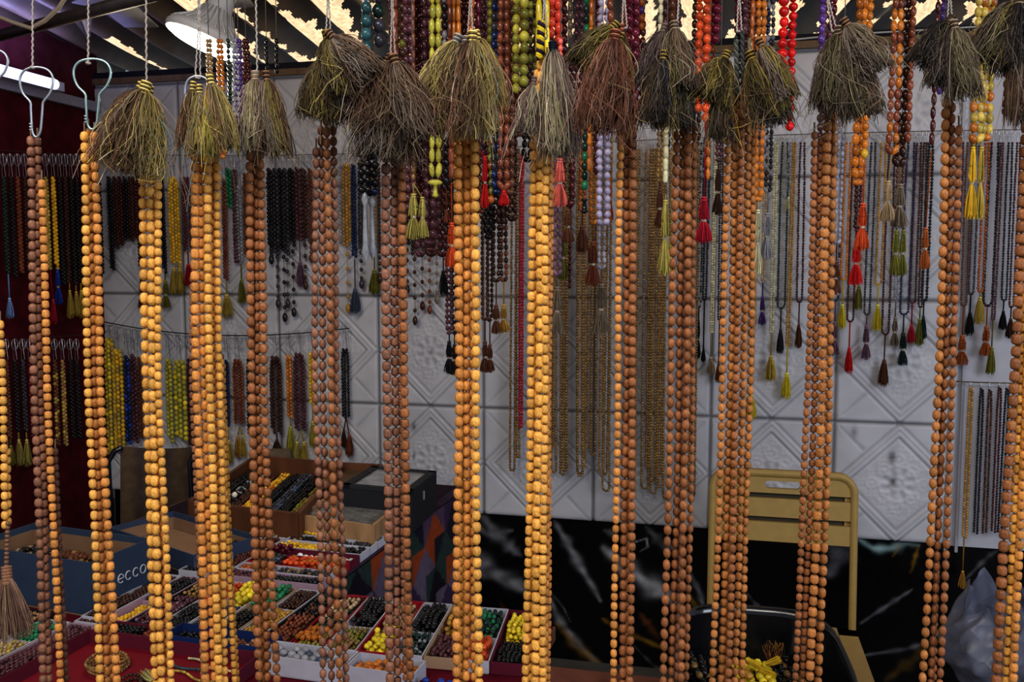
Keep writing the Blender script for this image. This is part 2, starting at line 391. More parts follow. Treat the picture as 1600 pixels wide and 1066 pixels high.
# quilted relief panels of the back wall
def wall_back():
    s_seam = (onplane(757, 500, BQ, BN) - BQ).dot(BU)
    s0 = (CORNER - BQ).dot(BU); s1 = (onplane(1496, 500, BQ, BN) - BQ).dot(BU)
    def hcol(S, Z):
        u = ((S - s_seam) / T) % 1.0 - .5; v = ((Z - z463) / T) % 1.0 - .5
        au, av = np.abs(u), np.abs(v); d = au + av; dd = np.maximum(au, av)
        def groove(x, c, w): return np.exp(-((x - c) / w) ** 2)
        hgt = np.zeros_like(u); dirt = np.zeros_like(u)
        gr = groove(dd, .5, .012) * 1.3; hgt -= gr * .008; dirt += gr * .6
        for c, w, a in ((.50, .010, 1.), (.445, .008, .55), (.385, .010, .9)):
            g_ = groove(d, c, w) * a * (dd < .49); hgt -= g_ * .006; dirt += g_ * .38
        band = ((d > .395) & (d < .49)).astype(float); hgt += band * .0025
        # raised fans in the corners
        cu, cv = .5 - au, .5 - av; rr = np.sqrt(cu ** 2 + cv ** 2); an = np.arctan2(cv, cu)
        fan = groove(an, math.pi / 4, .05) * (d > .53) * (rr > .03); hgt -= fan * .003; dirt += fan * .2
        fan = (np.cos(an * 12) > .3) * groove(rr, .06, .03) * (d > .53); hgt += fan * .002
        # carved medallion: rosettes and scrolls inside the diamond
        r = np.sqrt(u ** 2 + v ** 2); th = np.arctan2(v, u)
        ins = 1 / (1 + np.exp((d - .36) * 90))
        pet = np.cos(th * 8) * np.exp(-((r - .10) / .035) ** 2) + np.exp(-(r / .018) ** 2) * 1.2 + groove(r, .055, .01) * .9 + groove(r, .145, .009) * .8
        scr = np.sin(u * 95 + 3 * np.sin(v * 40)) * np.sin(v * 95 + 3 * np.cos(u * 40)) * (r > .15)
        cir = np.zeros_like(u)
        for (cx, cy) in ((.2, 0), (-.2, 0), (0, .2), (0, -.2), (.11, .11), (-.11, .11), (.11, -.11), (-.11, -.11)):
            q = np.sqrt((u - cx) ** 2 + (v - cy) ** 2); cir += groove(q, .045, .007) + np.exp(-(q / .014) ** 2)
            cir += .7 * np.cos(np.arctan2(v - cy, u - cx) * 6) * groove(q, .028, .01)
        orn = (pet + .45 * scr + .8 * cir) * ins
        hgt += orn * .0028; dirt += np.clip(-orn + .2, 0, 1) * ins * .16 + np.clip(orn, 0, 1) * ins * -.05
        return hgt, dirt
    mb = MB()
    nu = int((s1 - s0) / T * 84); nv = int((Ztop - zbot) / T * 84)
    S, Z = np.meshgrid(np.linspace(s0, s1, nu + 1), np.linspace(zbot, Ztop, nv + 1))
    hg, dt = hcol(S, Z)
    e = np.clip((Z - zbot) / .02, 0, 1); hg = hg - (1 - np.sqrt(1 - (1 - e) ** 2)) * .018      # padded lower edge rolls back
    off = .022 + hg
    V = np.stack([BQ.x + BU.x * S + BN.x * off, BQ.y + BU.y * S + BN.y * off, Z], -1).reshape(-1, 3)
    i = np.arange(nv)[:, None] * (nu + 1); j = np.arange(nu)[None, :]
    Q = np.stack([i + j, i + j + 1, i + j + nu + 2, i + j + nu + 1], -1).reshape(-1, 4)
    base = np.array([.60, .60, .64])
    lowf = .5 + .5 * np.sin(S * 3.1 + 1.3 * np.sin(Z * 4)) * np.sin(Z * 5 + 2 * np.sin(S * 2.2))
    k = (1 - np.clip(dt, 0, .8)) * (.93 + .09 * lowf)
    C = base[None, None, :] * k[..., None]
    # grime and tears
    for (px, py, ra, a) in ((470 + 810, 0, 0, 0), (1392, 712, .012, .75), (1393, 750, .01, .8), (650, 665, .008, .7), (650, 710, .006, .7), (677, 549, .006, .6), (1333, 674, .01, .5)):
        q = onplane(px, py, BQ, BN); ss = (q - BQ).dot(BU)
        if ra: C *= (1 - a * np.exp(-(((S - ss) / ra) ** 2 + ((Z - q.z) / (ra * 1.8)) ** 2)))[..., None]
    mb.add(V, Q, C.reshape(-1, 3))
    m = vmat('embossed_panel', .5, noise=.10, nscale=9, rnd=0, bump=.05)
    struct(mb.build('wall_back', m))
    # plain continuation of the same panels beyond the vertical trim at the right
    s2 = s1 + 1.2
    mb = MB(); c = BQ + BU * ((s1 + s2) / 2) + BN * .008
    mb.box((c.x, c.y, (Ztop + zbot) / 2 + .0), (s2 - s1, .012, Ztop - zbot), (.5, .5, .55), BU, BN)
    struct(mb.build('wall_right', m, smooth=False))
    for nm, pxs in (('trim_1', 1497), ('trim_2', 1480)):
        q = onplane(pxs, 700, BQ, BN); ss = (q - BQ).dot(BU); c = BQ + BU * ss + BN * .026
        mb = MB(); mb.box((c.x, c.y, (zbot - .01 + Ztop) / 2), (.008, .012, Ztop - zbot + .02), (.42, .42, .47), BU, BN); struct(mb.build(nm, m, smooth=False))
    # wall trim above the panels
    mb = MB(); sa, sb = s0, s2; c = BQ + BU * ((sa + sb) / 2) + BN * .01
    mb.box((c.x, c.y, Ztop + .012), (sb - sa, .05, .022), (.16, .10, .05), BU, BN); struct(mb.build('trim_3', WOODP(), smooth=False))
    mb = MB(); mb.box((c.x, c.y, Ztop + .035), (sb - sa, .04, .02), (.012, .013, .02), BU, BN); struct(mb.build('trim_4', CARD(), smooth=False))
wall_back()

def marble():
    # black stone with white and gold veins, drawn as real vein lines in the slab
    s0 = (CORNER - BQ).dot(BU); s1 = s0 + 4.2; z1 = zbot + .02
    cell = .0055; nu = int((s1 - s0) / cell); nv = int(z1 / cell)
    S, Z = np.meshgrid(np.linspace(s0, s1, nu + 1), np.linspace(0, z1, nv + 1))
    C = np.tile(np.array([.004, .004, .005]), S.shape + (1,))
    def w(px, py): q = onplane(px, py, BQ, BN); return np.array([(q - BQ).dot(BU), q.z])
    W_, Gd, Gr, Te = (.55, .56, .6), (.30, .17, .02), (.2, .2, .22), (.35, .5, .5)
    veins = [([(672, 800), (700, 850), (760, 890), (830, 925)], .028, W_, .9), ([(712, 805), (760, 835), (800, 830)], .012, Gr, .8), ([(745, 800), (790, 850), (812, 868)], .02, Gr, 1.),
             ([(866, 815), (892, 860), (938, 940)], .013, W_, .55), ([(852, 920), (872, 968), (905, 1010), (945, 1050)], .011, W_, .8), ([(870, 975), (905, 1015), (945, 1046)], .014, Gd, 1.),
             ([(700, 935), (780, 965), (830, 960)], .006, Gd, .7), ([(780, 940), (806, 985)], .01, (.12, .05, .01), 1.), ([(842, 905), (880, 950), (892, 975)], .002, Gr, 1),
             ([(944, 858), (975, 885), (1030, 925), (1060, 940)], .024, W_, .9), ([(1010, 825), (1035, 850), (1065, 862)], .013, W_, .5), ([(944, 830), (965, 838)], .01, Gr, 1.), ([(985, 850), (1010, 842), (1012, 856), (1000, 862)], .003, W_, .9),
             ([(942, 968), (968, 985), (1040, 1015)], .010, Gd, 1.), ([(990, 1010), (1020, 1040), (1060, 1066)], .003, Gr, 1.), ([(1000, 960), (1030, 1000)], .012, (.14, .05, .015), 1.),
             ([(1075, 890), (1092, 925), (1104, 965)], .008, Gr, 1.), ([(1074, 925), (1090, 955), (1104, 985)], .008, Gd, .9), ([(1166, 928), (1190, 955), (1205, 975)], .005, Gr, 1.),
             ([(1342, 843), (1365, 858), (1392, 858), (1418, 850), (1436, 853)], .011, Te, 1.), ([(1295, 900), (1320, 850), (1330, 840)], .03, Gr, .8), ([(1396, 870), (1408, 850)], .003, Gd, 1.), ([(1424, 895), (1436, 852)], .005, Gd, 1.),
             ([(1345, 975), (1390, 945), (1426, 922)], .006, Gr, .9), ([(1350, 1025), (1420, 1015), (1460, 1000)], .006, Gr, .8), ([(1385, 1064), (1430, 1030), (1500, 970)], .016, (.10, .06, .015), 1.), ([(1220, 970), (1242, 978)], .006, Gd, .8),
             ([(1510, 905), (1545, 870), (1560, 860)], .006, Gr, .6)]
    for pts, wd, c, a in veins:
        q = [w(*p) for p in pts]
        # smooth the polyline
        A = np.array(q); tt = np.linspace(0, len(A) - 1, 24); A = np.stack([np.interp(tt, np.arange(len(A)), A[:, k]) for k in (0, 1)], 1)
        best = np.full(S.shape, 1e9); tb = np.zeros(S.shape)
        bb = (S > A[:, 0].min() - .06) & (S < A[:, 0].max() + .06)
        Sx, Zx = S[bb], Z[bb]; bd = np.full(Sx.shape, 1e9); bt = np.zeros(Sx.shape)
        for k in range(len(A) - 1):
            p, d = A[k], A[k + 1] - A[k]; L2 = d @ d + 1e-12
            t = np.clip(((Sx - p[0]) * d[0] + (Zx - p[1]) * d[1]) / L2, 0, 1)
            e = np.hypot(Sx - p[0] - t * d[0], Zx - p[1] - t * d[1]); m_ = e < bd; bd[m_] = e[m_]; bt[m_] = (k + t[m_]) / (len(A) - 1)
        ww = wd * 1.7 * (.35 + .65 * np.sin(np.pi * np.clip(bt, .03, .97))) * (1 + .25 * np.sin(bt * 23)) 
        al = a * (1 / (1 + np.exp((bd - ww * .5) / (ww * .2)))) * (.62 + .38 * np.sin(Sx * 41 + 2.2 * np.sin(Zx * 53 + Sx * 17)) * np.sin(Zx * 37 - Sx * 29))
        C[bb] = C[bb] * (1 - al[:, None]) + np.array(c) * al[:, None]
    off = -.004
    V = np.stack([BQ.x + BU.x * S + BN.x * off, BQ.y + BU.y * S + BN.y * off, Z], -1).reshape(-1, 3)
    i = np.arange(nv)[:, None] * (nu + 1); j = np.arange(nu)[None, :]
    Q = np.stack([i + j, i + j + 1, i + j + nu + 2, i + j + nu + 1], -1).reshape(-1, 4)
    mb = MB(); mb.add(V, Q, C.reshape(-1, 3))
    struct(mb.build('trim_5', vmat('veined_black_stone', .22, noise=.25, nscale=30, rnd=0, spec=.35)))
marble()

# left wall: dark red cloth-covered, floor, ceiling
mb = MB()
a = CORNER; b = CORNER - LU * 3.2
def lwf(u_, v_):
    p = a + (b - a) * u_; return Vector((p.x, p.y, v_ * 2.3)) + LN * (.006 * math.sin(u_ * 90) + .004 * math.sin(u_ * 37 + v_ * 3))
mb.grid(lwf, 120, 12, lambda u_, v_: (.075, .007, .014) if v_ < .86 else (.07, .015, .02))
struct(mb.build('wall_left', vmat('red_cloth', .9, noise=.3, nscale=20, rnd=0, spec=.1)))
mb = MB()
p = CORNER - LU * .9 + LN * .02
mb.box((p.x, p.y, onplane(100, 155, CORNER + LN * .02, LN).z), (.02, 1.8, .035), (.30, .29, .36), LN, LU); struct(mb.build('trim_6', CARD(), smooth=False))
mb = MB(); mb.box((0.3, 2.0, -.02), (6.5, 6.5, .04), (.10, .095, .09)); struct(mb.build('floor', vmat('concrete', .8, noise=.3, nscale=6, rnd=0), smooth=False))

def roof():
    zc = Ztop + .10
    d = Vector((.107, 1, 0)).normalized(); x = Vector((d.y, -d.x, 0))
    per = .142; n = 300
    mb = MB(); V = []; C = []
    X = np.linspace(-2.9, 2.7, 1100); Yr = np.linspace(-.2, 2.65, 200)
    rn = random.Random(3)
    org = Vector((0, .9, 0))
    nx, ny = len(X), len(Yr)
    for yy in Yr:
        for xx in X:
            ph = xx / per * 2 * math.pi
            z = zc + .022 * math.cos(ph) + (.05 * (2.65 - yy)) + .004 * math.sin(yy * 7 + xx * 3)
            p = org + x * xx + d * yy; V.append((p.x, p.y, z))
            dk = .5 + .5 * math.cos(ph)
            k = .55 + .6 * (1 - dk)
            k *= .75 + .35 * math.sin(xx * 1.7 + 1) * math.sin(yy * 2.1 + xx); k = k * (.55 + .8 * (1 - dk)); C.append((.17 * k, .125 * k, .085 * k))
    Q = []; Q2 = []
    for j in range(ny - 1):
        for i in range(nx - 1):
            q = (j * nx + i, j * nx + i + 1, (j + 1) * nx + i + 1, (j + 1) * nx + i)
            xx, yy = X[i], Yr[j]; tr = abs(((xx / per) % 1) - .5)
            cell = int(math.floor(xx / per)); h = math.sin(cell * 12.9898 + 4.1) * 43758.5453 % 1
            prof = .45 + .4 * math.sin(yy * 5 + cell * 2.3) + .25 * math.sin(yy * 31 + cell * 1.7) * math.sin(yy * 13) + .12 * math.sin(yy * 71 + cell)
            lit = False
            if yy > .9 and xx > .25 and tr < .42 * prof and h > .1: lit = True
            if -1.3 < xx <= .35 and yy > 1.6 and tr < .33 * prof and h > .22: lit = True
            if xx <= -1.3 and yy > 2.1 and tr < .14 * prof and h > .55: lit = True
            (Q2 if lit else Q).append(q)
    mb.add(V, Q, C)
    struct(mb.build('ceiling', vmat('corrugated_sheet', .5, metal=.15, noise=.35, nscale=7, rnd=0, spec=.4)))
    V2 = np.array(V)
    used = sorted(set(k for q in Q2 for k in q)); mp = {k: i for i, k in enumerate(used)}
    m2 = MB(); vv = V2[used]; Q2 = [[mp[k] for k in q] for q in Q2]
    cc = np.array([(1.0, .74, .44)] * len(vv)) * RNG.uniform(.55, 1.0, len(vv))[:, None]
    m2.add(vv, Q2, cc)
    o = m2.build('roof_gap_glow_1', EMIT(1.1, 'gap_daylight_glow')); struct(o)  # emissive faces imitate daylight coming through the roof gaps
roof()
mb = MB(); q0 = P(-40, 66, 2.1); q1 = P(240, -8, 1.7); mb.tube([q0, q1], .013, 6, (.03, .022, .02)); struct(mb.build('trim_7', WOODP()))

# ================================================================== FOREGROUND BUNDLES
FY = .80
BEADMESH = {}
def bead_mesh(kind, tone):
    key = (kind, tone)
    if key in BEADMESH: return BEADMESH[key]
    n, S = 11, 14; mb = MB(); prof = []
    for i in range(n):
        t = -1 + 2 * i / (n - 1)
        if kind == 0: r = (1 - abs(t) ** 2.6) ** .5
        elif kind == 1: r = (1 - abs(t) ** 2.0) ** .5
        else: r = (1 - abs(t) ** 3.6) ** .5
        prof.append((t, max(r, .13)))
    prof = [(-.93, .10)] + [(t * .97, r) for t, r in prof] + [(.93, .10)]
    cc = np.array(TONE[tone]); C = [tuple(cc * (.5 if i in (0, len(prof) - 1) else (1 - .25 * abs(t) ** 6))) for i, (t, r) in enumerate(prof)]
    mb.lathe([(t, r, c) for (t, r), c in zip(prof, C)], (0, 0, 0), (0, 0, 1), S, None)
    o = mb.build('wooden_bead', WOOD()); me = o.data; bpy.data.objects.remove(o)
    for v in me.vertices: v.co.z -= 1 * .97        # build() put the origin at the foot
    BEADMESH[key] = me
    return me
TONE = {'Y': (.70, .355, .075), 'O': (.56, .235, .055), 'M': (.39, .155, .042), 'B': (.275, .104, .036), 'P': (.235, .104, .06), 'D': (.10, .04, .024)}
TW = {'Y': 'bright yellow-orange', 'O': 'orange', 'M': 'orange-brown', 'B': 'reddish brown', 'P': 'dusty pinkish brown', 'D': 'dark brown'}
SM = [(.52, .40, .13), (.17, .12, .05), (.09, .16, .15), (.28, .13, .08), (.55, .48, .36), (.13, .075, .04), (.58, .44, .08), (.32, .24, .11), (.36, .22, .14)]
OL = [(.21, .15, .035), (.07, .045, .02), (.32, .245, .06), (.12, .07, .035), (.15, .11, .035)]
BR = [(.17, .095, .055), (.07, .04, .025), (.26, .17, .11), (.11, .06, .035), (.30, .24, .19)]
BO = BR + [(.24, .2, .04), (.17, .13, .03)]
RU = [(.24, .09, .05), (.14, .055, .035), (.3, .15, .09)]
TP = [(.20, .15, .10), (.12, .085, .06), (.27, .21, .13), (.10, .07, .06), (.2, .17, .08)]
DK = [(.05, .035, .025), (.09, .06, .04), (.035, .03, .03), (.14, .11, .06)]
GC = [(.30, .22, .17), (.45, .36, .25), (.16, .11, .10), (.22, .14, .12), (.5, .44, .25)]
PB = [(.14, .095, .085), (.2, .14, .12), (.08, .055, .05)]
ordb = ['leftmost', 'second', 'third', 'fourth', 'fifth', 'sixth', 'seventh', 'eighth', 'ninth', 'tenth', 'eleventh', 'twelfth', 'thirteenth', 'fourteenth', 'fifteenth', 'rightmost']
# strands: (x@250, x@600, x@1066, tone, width px, y start[, y end])
BUN = [
  dict(s=[(-8, 3, 14, 'Y', 12, 500, 815), (4, 11, 16, 'Y', 11, 700, 815)], t=[], k=1),
  dict(s=[(48, 54, 68, 'P', 13, 212), (58, 62, 78, 'P', 12, 214), (64, 74, 94, 'O', 12, 280), (66, 82, 103, 'D', 10, 700)], t=[]),
  dict(s=[(132, 138, 157, 'Y', 13, 205), (140, 147, 168, 'M', 13, 200), (149, 157, 182, 'O', 13, 205), (145, 152, 175, 'M', 11, 230)], t=[]),
  dict(s=[(236, 238, 252, 'Y', 15, 180), (224, 228, 244, 'Y', 15, 272), (246, 248, 268, 'Y', 12, 222), (241, 244, 262, 'O', 11, 230)],
       t=[(220, 142, 176, 258, 42, SM, 230), (230, 146, 212, 268, 40, SM, 260), (226, 140, 196, 240, 38, SM, 120)]),
  dict(s=[(304, 307, 322, 'O', 14, 236), (314, 318, 336, 'O', 14, 238), (325, 327, 343, 'Y', 13, 240), (338, 343, 352, 'Y', 12, 240), (331, 335, 348, 'O', 11, 245), (300, 301, 318, 'P', 10, 430), (339, 345, 366, 'Y', 10, 560)],
       t=[(301, 140, 292, 232, 18, SM, 110), (312, 145, 315, 238, 20, SM + OL, 140), (330, 130, 352, 232, 24, SM + [(.5, .42, .08)] * 2, 190)]),
  dict(s=[(391, 392, 405, 'B', 14, 198), (401, 403, 418, 'B', 13, 228), (408, 412, 432, 'B', 13, 232), (397, 398, 412, 'M', 11, 240)],
       t=[(399, 124, 405, 232, 28, GC + BR, 170), (417, 124, 432, 240, 24, BR + OL, 170)]),
  dict(s=[(493, 493, 506, 'P', 12, 230), (502, 505, 518, 'P', 12, 196), (512, 517, 530, 'B', 13, 180), (521, 526, 541, 'P', 12, 196)],
       t=[(506, 92, 492, 182, 30, OL, 190), (512, 60, 535, 150, 30, OL, 180), (520, 58, 585, 120, 30, BR, 180), (520, 70, 548, 185, 32, OL + DK, 190)]),
  dict(s=[(603, 604, 610, 'P', 15, 236), (616, 617, 622, 'P', 13, 244), (629, 631, 641, 'B', 14, 232), (623, 626, 634, 'P', 11, 240)],
       t=[(606, 98, 560, 190, 34, BO, 240), (612, 98, 596, 205, 44, BO, 260), (618, 98, 655, 215, 36, BR, 240), (612, 130, 600, 248, 52, BR + TP, 220)]),
  dict(s=[(716, 717, 713, 'O', 15, 206), (730, 729, 729, 'O', 14, 210), (743, 743, 748, 'Y', 15, 202), (737, 736, 739, 'O', 11, 210), (723, 723, 721, 'Y', 11, 210)],
       t=[(712, 66, 674, 160, 32, SM + OL, 220), (728, 70, 706, 185, 34, SM, 230), (738, 62, 735, 212, 38, SM, 260), (746, 60, 768, 165, 26, SM + OL, 180)]),
  dict(s=[(845, 843, 836, 'Y', 16, 92), (833, 830, 822, 'Y', 14, 150), (853, 851, 848, 'Y', 13, 88), (839, 836, 828, 'Y', 13, 108), (858, 855, 852, 'O', 11, 100)],
       t=[(864, 78, 876, 240, 30, GC, 230), (833, 132, 818, 205, 17, PB + GC, 100)]),
  dict(s=[(969, 965, 959, 'O', 12, 206), (979, 979, 972, 'B', 14, 208), (988, 989, 984, 'B', 13, 200), (983, 984, 977, 'B', 11, 206)],
       t=[(956, 45, 903, 100, 30, OL, 240), (966, 64, 945, 145, 32, OL + [(.3, .28, .14)], 240), (960, 60, 935, 205, 42, RU, 240), (972, 50, 975, 190, 16, RU + OL, 100)]),
  dict(s=[(1056, 1048, 1037, 'B', 13, 185), (1066, 1061, 1049, 'B', 12, 180), (1076, 1073, 1063, 'B', 13, 170), (1084, 1082, 1073, 'B', 11, 190), (1071, 1067, 1056, 'P', 11, 190)],
       t=[(1036, 50, 1010, 134, 24, PB, 180), (1054, 46, 1061, 134, 26, TP + BR, 220), (1036, 92, 1024, 190, 26, OL + DK, 190), (1052, 110, 1052, 196, 30, DK, 160)]),
  dict(s=[(1136, 1129, 1114, 'M', 12, 152), (1147, 1142, 1126, 'M', 12, 148), (1158, 1151, 1138, 'B', 12, 142), (1168, 1162, 1148, 'M', 12, 165), (1177, 1172, 1158, 'M', 12, 128), (1152, 1147, 1132, 'M', 11, 170)],
       t=[(1132, 92, 1104, 155, 30, OL + [(.3, .27, .03)], 240), (1175, 92, 1212, 180, 32, OL, 240), (1190, 72, 1228, 150, 24, BR + OL, 180), (1128, 150, 1122, 215, 20, DK + OL, 110), (1200, 110, 1218, 190, 26, DK, 150)]),
  dict(s=[(1272, 1263, 1242, 'B', 11, 205), (1282, 1273, 1254, 'B', 11, 215), (1291, 1285, 1266, 'M', 14, 172), (1301, 1296, 1279, 'M', 14, 172)],
       t=[(1310, 54, 1298, 165, 32, TP, 260), (1320, 62, 1350, 178, 32, TP + BR, 260), (1324, 40, 1372, 110, 30, BR + TP, 240), (1315, 60, 1325, 178, 36, DK + TP, 160)]),
  dict(s=[(1476, 1467, 1441, 'M', 13, 150), (1486, 1477, 1454, 'B', 12, 160), (1497, 1489, 1469, 'B', 12, 195), (1481, 1472, 1459, 'B', 10, 165)],
       t=[(1482, 36, 1440, 98, 28, DK, 220), (1486, 44, 1468, 132, 26, TP + DK, 200), (1492, 44, 1508, 148, 26, TP, 240)]),
  dict(s=[(1602, 1584, 1556, 'B', 16, 190), (1608, 1594, 1571, 'Y', 13, 190), (1618, 1604, 1584, 'O', 13, 190), (1612, 1598, 1578, 'O', 11, 190)],
       t=[(1584, 6, 1536, 96, 34, TP + OL, 280), (1592, 6, 1582, 110, 36, TP + DK, 240), (1596, 40, 1592, 192, 20, RU + BR, 150)]),
]
def fstrand(root, st, dy, bi, kind):
    xs = (st[0], st[1], st[2]); tone, w, y0 = st[3], st[4] * .94, st[5]; y1 = st[6] if len(st) > 6 else 1096
    Yd = FY + dy; s = Yd / F; sph = random.uniform(0, 6)
    asp = {0: 1.34, 1: 1.5, 2: 1.3}[kind]
    def X(y):
        b = np.interp(y, [250, 600, 1066], xs)
        if y < 250: b = xs[0] + (y - 250) * (xs[1] - xs[0]) / 350
        if y > 1066: b = xs[2] + (y - 1066) * (xs[2] - xs[1]) / 466
        return b + .9 * math.sin(y * .011 + sph)
    y = y0; pts = []
    while y < y1:
        sz = random.uniform(.94, 1.06); hp = w * asp * sz
        p = P(X(y + hp / 2), y + hp / 2, Yd + random.uniform(-.0006, .0006))
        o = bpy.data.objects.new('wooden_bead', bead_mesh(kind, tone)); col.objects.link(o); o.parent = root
        o.location = p - root.location
        r = w * s / 2 * random.uniform(.94, 1.05)
        o.scale = (r, r * random.uniform(.95, 1.05), hp * s / 2)
        o.rotation_euler = (random.uniform(-.09, .09), random.uniform(-.09, .09), random.uniform(0, 6.28))
        pts.append(p); y += hp * .985
    mb = MB(); top = P(X(y0), y0 - 14, Yd)
    mb.tube([top] + pts[::6] + [pts[-1]], .0008, 5, (.16, .11, .07)); mb.build('cord', CORD(), root)
    return pts
TASSELD = []
for bi, b in enumerate(BUN):
    ss = b['s']; loops = [ss[i:i + 2] for i in range(0, len(ss), 2)]
    roots = []
    nm = ordb[bi]
    for li, pair in enumerate(loops):
        if len(pair) == 1:      # return side of the loop hangs just behind
            q = list(pair[0]); q[0] += 3; q[1] += 3; q[2] += 4; q[4] *= .9; q[5] += 8; pair = [pair[0], tuple(q)]; backs = True
        else: backs = False
        ws = ['front left', 'front right', 'rear', 'rearmost'][li] if len(loops) > 1 else 'only'
        tone = TW[pair[0][3]]
        if len(loops) == 1: lab = 'pale yellow-orange wooden bead loop ending in a brown tassel at the left edge'
        else: lab = f"{tone} wooden bead loop, {ws} in the {nm} near bundle" + (' from the left' if 0 < bi < 15 else '')
        root = thing('wooden_prayer_beads', P(pair[0][0], pair[0][5], FY), lab, 'prayer beads', 'wooden bead loops in the near hanging bundles')
        kd = [0, 2, 0, 0, 2, 0, 1, 2, 0, 2, 0, 1, 0, 2, 1, 2][bi]
        for si, st in enumerate(pair):
            idx = li * 2 + si
            dy = [0, .004, -.002, .007, .011, .013, .015, .016][idx] + (.009 if backs and si else 0)
            fstrand(root, st, dy, bi, kd if (idx % 3) else (kd + (1 if random.random() < .3 else 0)) % 3)
        roots.append(root)
    for ti, (x0, y0, x1, y1, hw, pal, n) in enumerate(b['t']):
        root = roots[ti % len(roots)]
        Yt = FY - .028 - .006 * (ti % 3); s = Yt / F; hw = hw * 1.12
        p0 = P(x0, y0, Yt + .006); p1 = P(x1, y1, Yt)
        mb = MB(); nk = p0 + (p1 - p0) * .10; D = p1 - p0
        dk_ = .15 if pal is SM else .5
        core(mb, nk, p0 + D * .95, hw * s * .8, tuple(q * .4 for q in pal[1]), .5)
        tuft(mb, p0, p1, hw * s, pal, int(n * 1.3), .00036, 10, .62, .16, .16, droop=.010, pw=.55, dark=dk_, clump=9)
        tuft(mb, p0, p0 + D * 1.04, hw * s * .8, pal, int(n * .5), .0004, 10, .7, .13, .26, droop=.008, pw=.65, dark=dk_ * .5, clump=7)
        # a few stray fibres
        tuft(mb, p0, p1 + Vector((0, 0, -.004)), hw * s * 1.28, [tuple(min(1, q * 1.5 + .04) for q in c_) for c_ in pal], 22, .00028, 12, .6, .13, .5, droop=.014, pw=.6)
        # a shorter upper skirt so the tuft reads as thick
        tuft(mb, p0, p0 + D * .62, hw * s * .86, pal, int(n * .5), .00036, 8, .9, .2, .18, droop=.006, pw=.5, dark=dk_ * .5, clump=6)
        to = mb.build('tassel', FIBRE(), root)
        wb = MB(); pc = [tuple(min(1, q * 1.5) for q in pal[0]), tuple(q * .5 for q in pal[1])]
        if bi == 9 and ti == 0: pc = [(.015, .018, .03)]
        if bi == 8 and ti < 2: pc = [(.42, .40, .36), (.12, .10, .1)]
        coilwrap(wb, p0 + (p0 - p1).normalized() * .007, nk, min(.0042, hw * s * .17), 8, .0008, pc)
        wb.build('binding', CORD(), to)
    if bi == 0:
        a = P(12, 818, FY); c = P(10, 885, FY); mb = MB(); root = roots[0]
        pts = [a + (c - a) * t for t in np.linspace(0, 1, 11)]
        mb.beads([tuple(q) for q in pts], (0, 0, 1.), .0024, .0044, (.2, .10, .06), 'round', 8); mb.build('small_beads', WOOD(), root)
        mb = MB(); p1 = P(22, 1000, FY - .01); c2 = P(10, 905, FY - .004)
        core(mb, c2, p1, 30 * FY / F, (.10, .05, .04)); tuft(mb, c2, p1, 34 * FY / F, [(.34, .2, .15), (.2, .1, .08), (.4, .28, .17), (.26, .17, .1)], 260, .00034, 9, .6, .25, .07)
        to = mb.build('tassel', FIBRE(), root); wb = MB(); coilwrap(wb, c, c2 + (p1 - c2) * .1, .0042, 12, .0008, [(.32, .17, .1), (.2, .1, .06)]); wb.build('binding', CORD(), to)

# twine, wire hooks and braids above the near bundles
RAILZ = P(800, -70, FY).z
def twine(x0, xe, ye, label, dbl=False, dy=0.0, c=(.33, .29, .26), y0=-68):
    mb = MB(); Yd = FY + dy
    for k in ((-1, 1) if dbl else (0,)):
        a = P(x0, y0, Yd); e = P(xe + k * 4, ye, Yd - .004); m1 = P(x0 + (xe - x0) * .3, y0 + (ye - y0) * .5, Yd)
        pts = []
        for i in range(60):
            t = i / 59; q = a + (e - a) * t if not dbl else (P(x0 + k * 1.2, y0 + (ye - y0) * t, Yd) * 1.0 if t < .6 else P(x0 + k * 1.2, y0 + (ye - y0) * .6, Yd).lerp(e, (t - .6) / .4))
            pts.append(q + Vector((.0004 * math.sin(i * 1.9), .0004 * math.cos(i * 1.9), 0)))
        mb.tube(pts, .0009 if not dbl else .0007, 5, c)
    # a knot
    e = P(xe, ye, Yd - .004); mb.tube([e + Vector((.0016 * math.cos(a_), .0012 * math.sin(a_), .0006 * math.sin(2 * a_))) for a_ in np.linspace(0, 6.28, 9)[:-1]], .0011, 5, c, closed=True)
    return tag(mb.build('twine', CORD()), label, 'string', 'twine holding up the near bundles')
for (x0, xe, ye, dbl, lb) in [(51, 51, 106, 0, 'first wire hook'), (138, 138, 99, 0, 'second wire hook'), (228, 229, 140, 0, 'third bundle and its straw-coloured tassels'), (311, 309, 122, 1, 'third wire hook'), (399, 402, 122, 0, 'fifth bundle of brown beads'),
                              (513, 513, 58, 1, 'sixth bundle with olive tassels'), (613, 614, 96, 1, 'seventh bundle with wide brown tassels'), (735, 735, 54, 1, 'eighth bundle with mixed straw tassels'), (851, 851, 60, 1, 'bright yellow ninth bundle'),
                              (975, 976, 44, 1, 'tenth bundle with the matted olive tassels'), (1064, 1058, 44, 0, 'eleventh bundle with purple-brown tassels'), (1155, 1155, 50, 1, 'twelfth bundle of six strands'), (1294, 1304, 50, 1, 'thirteenth bundle with taupe tassels'),
                              (1484, 1484, 36, 1, 'fourteenth bundle with dark tassels'), (1590, 1590, 6, 0, 'rightmost bundle')]:
    twine(x0, xe, ye, ('doubled twine' if dbl else 'single grey twine') + ' holding up the ' + lb, bool(dbl))
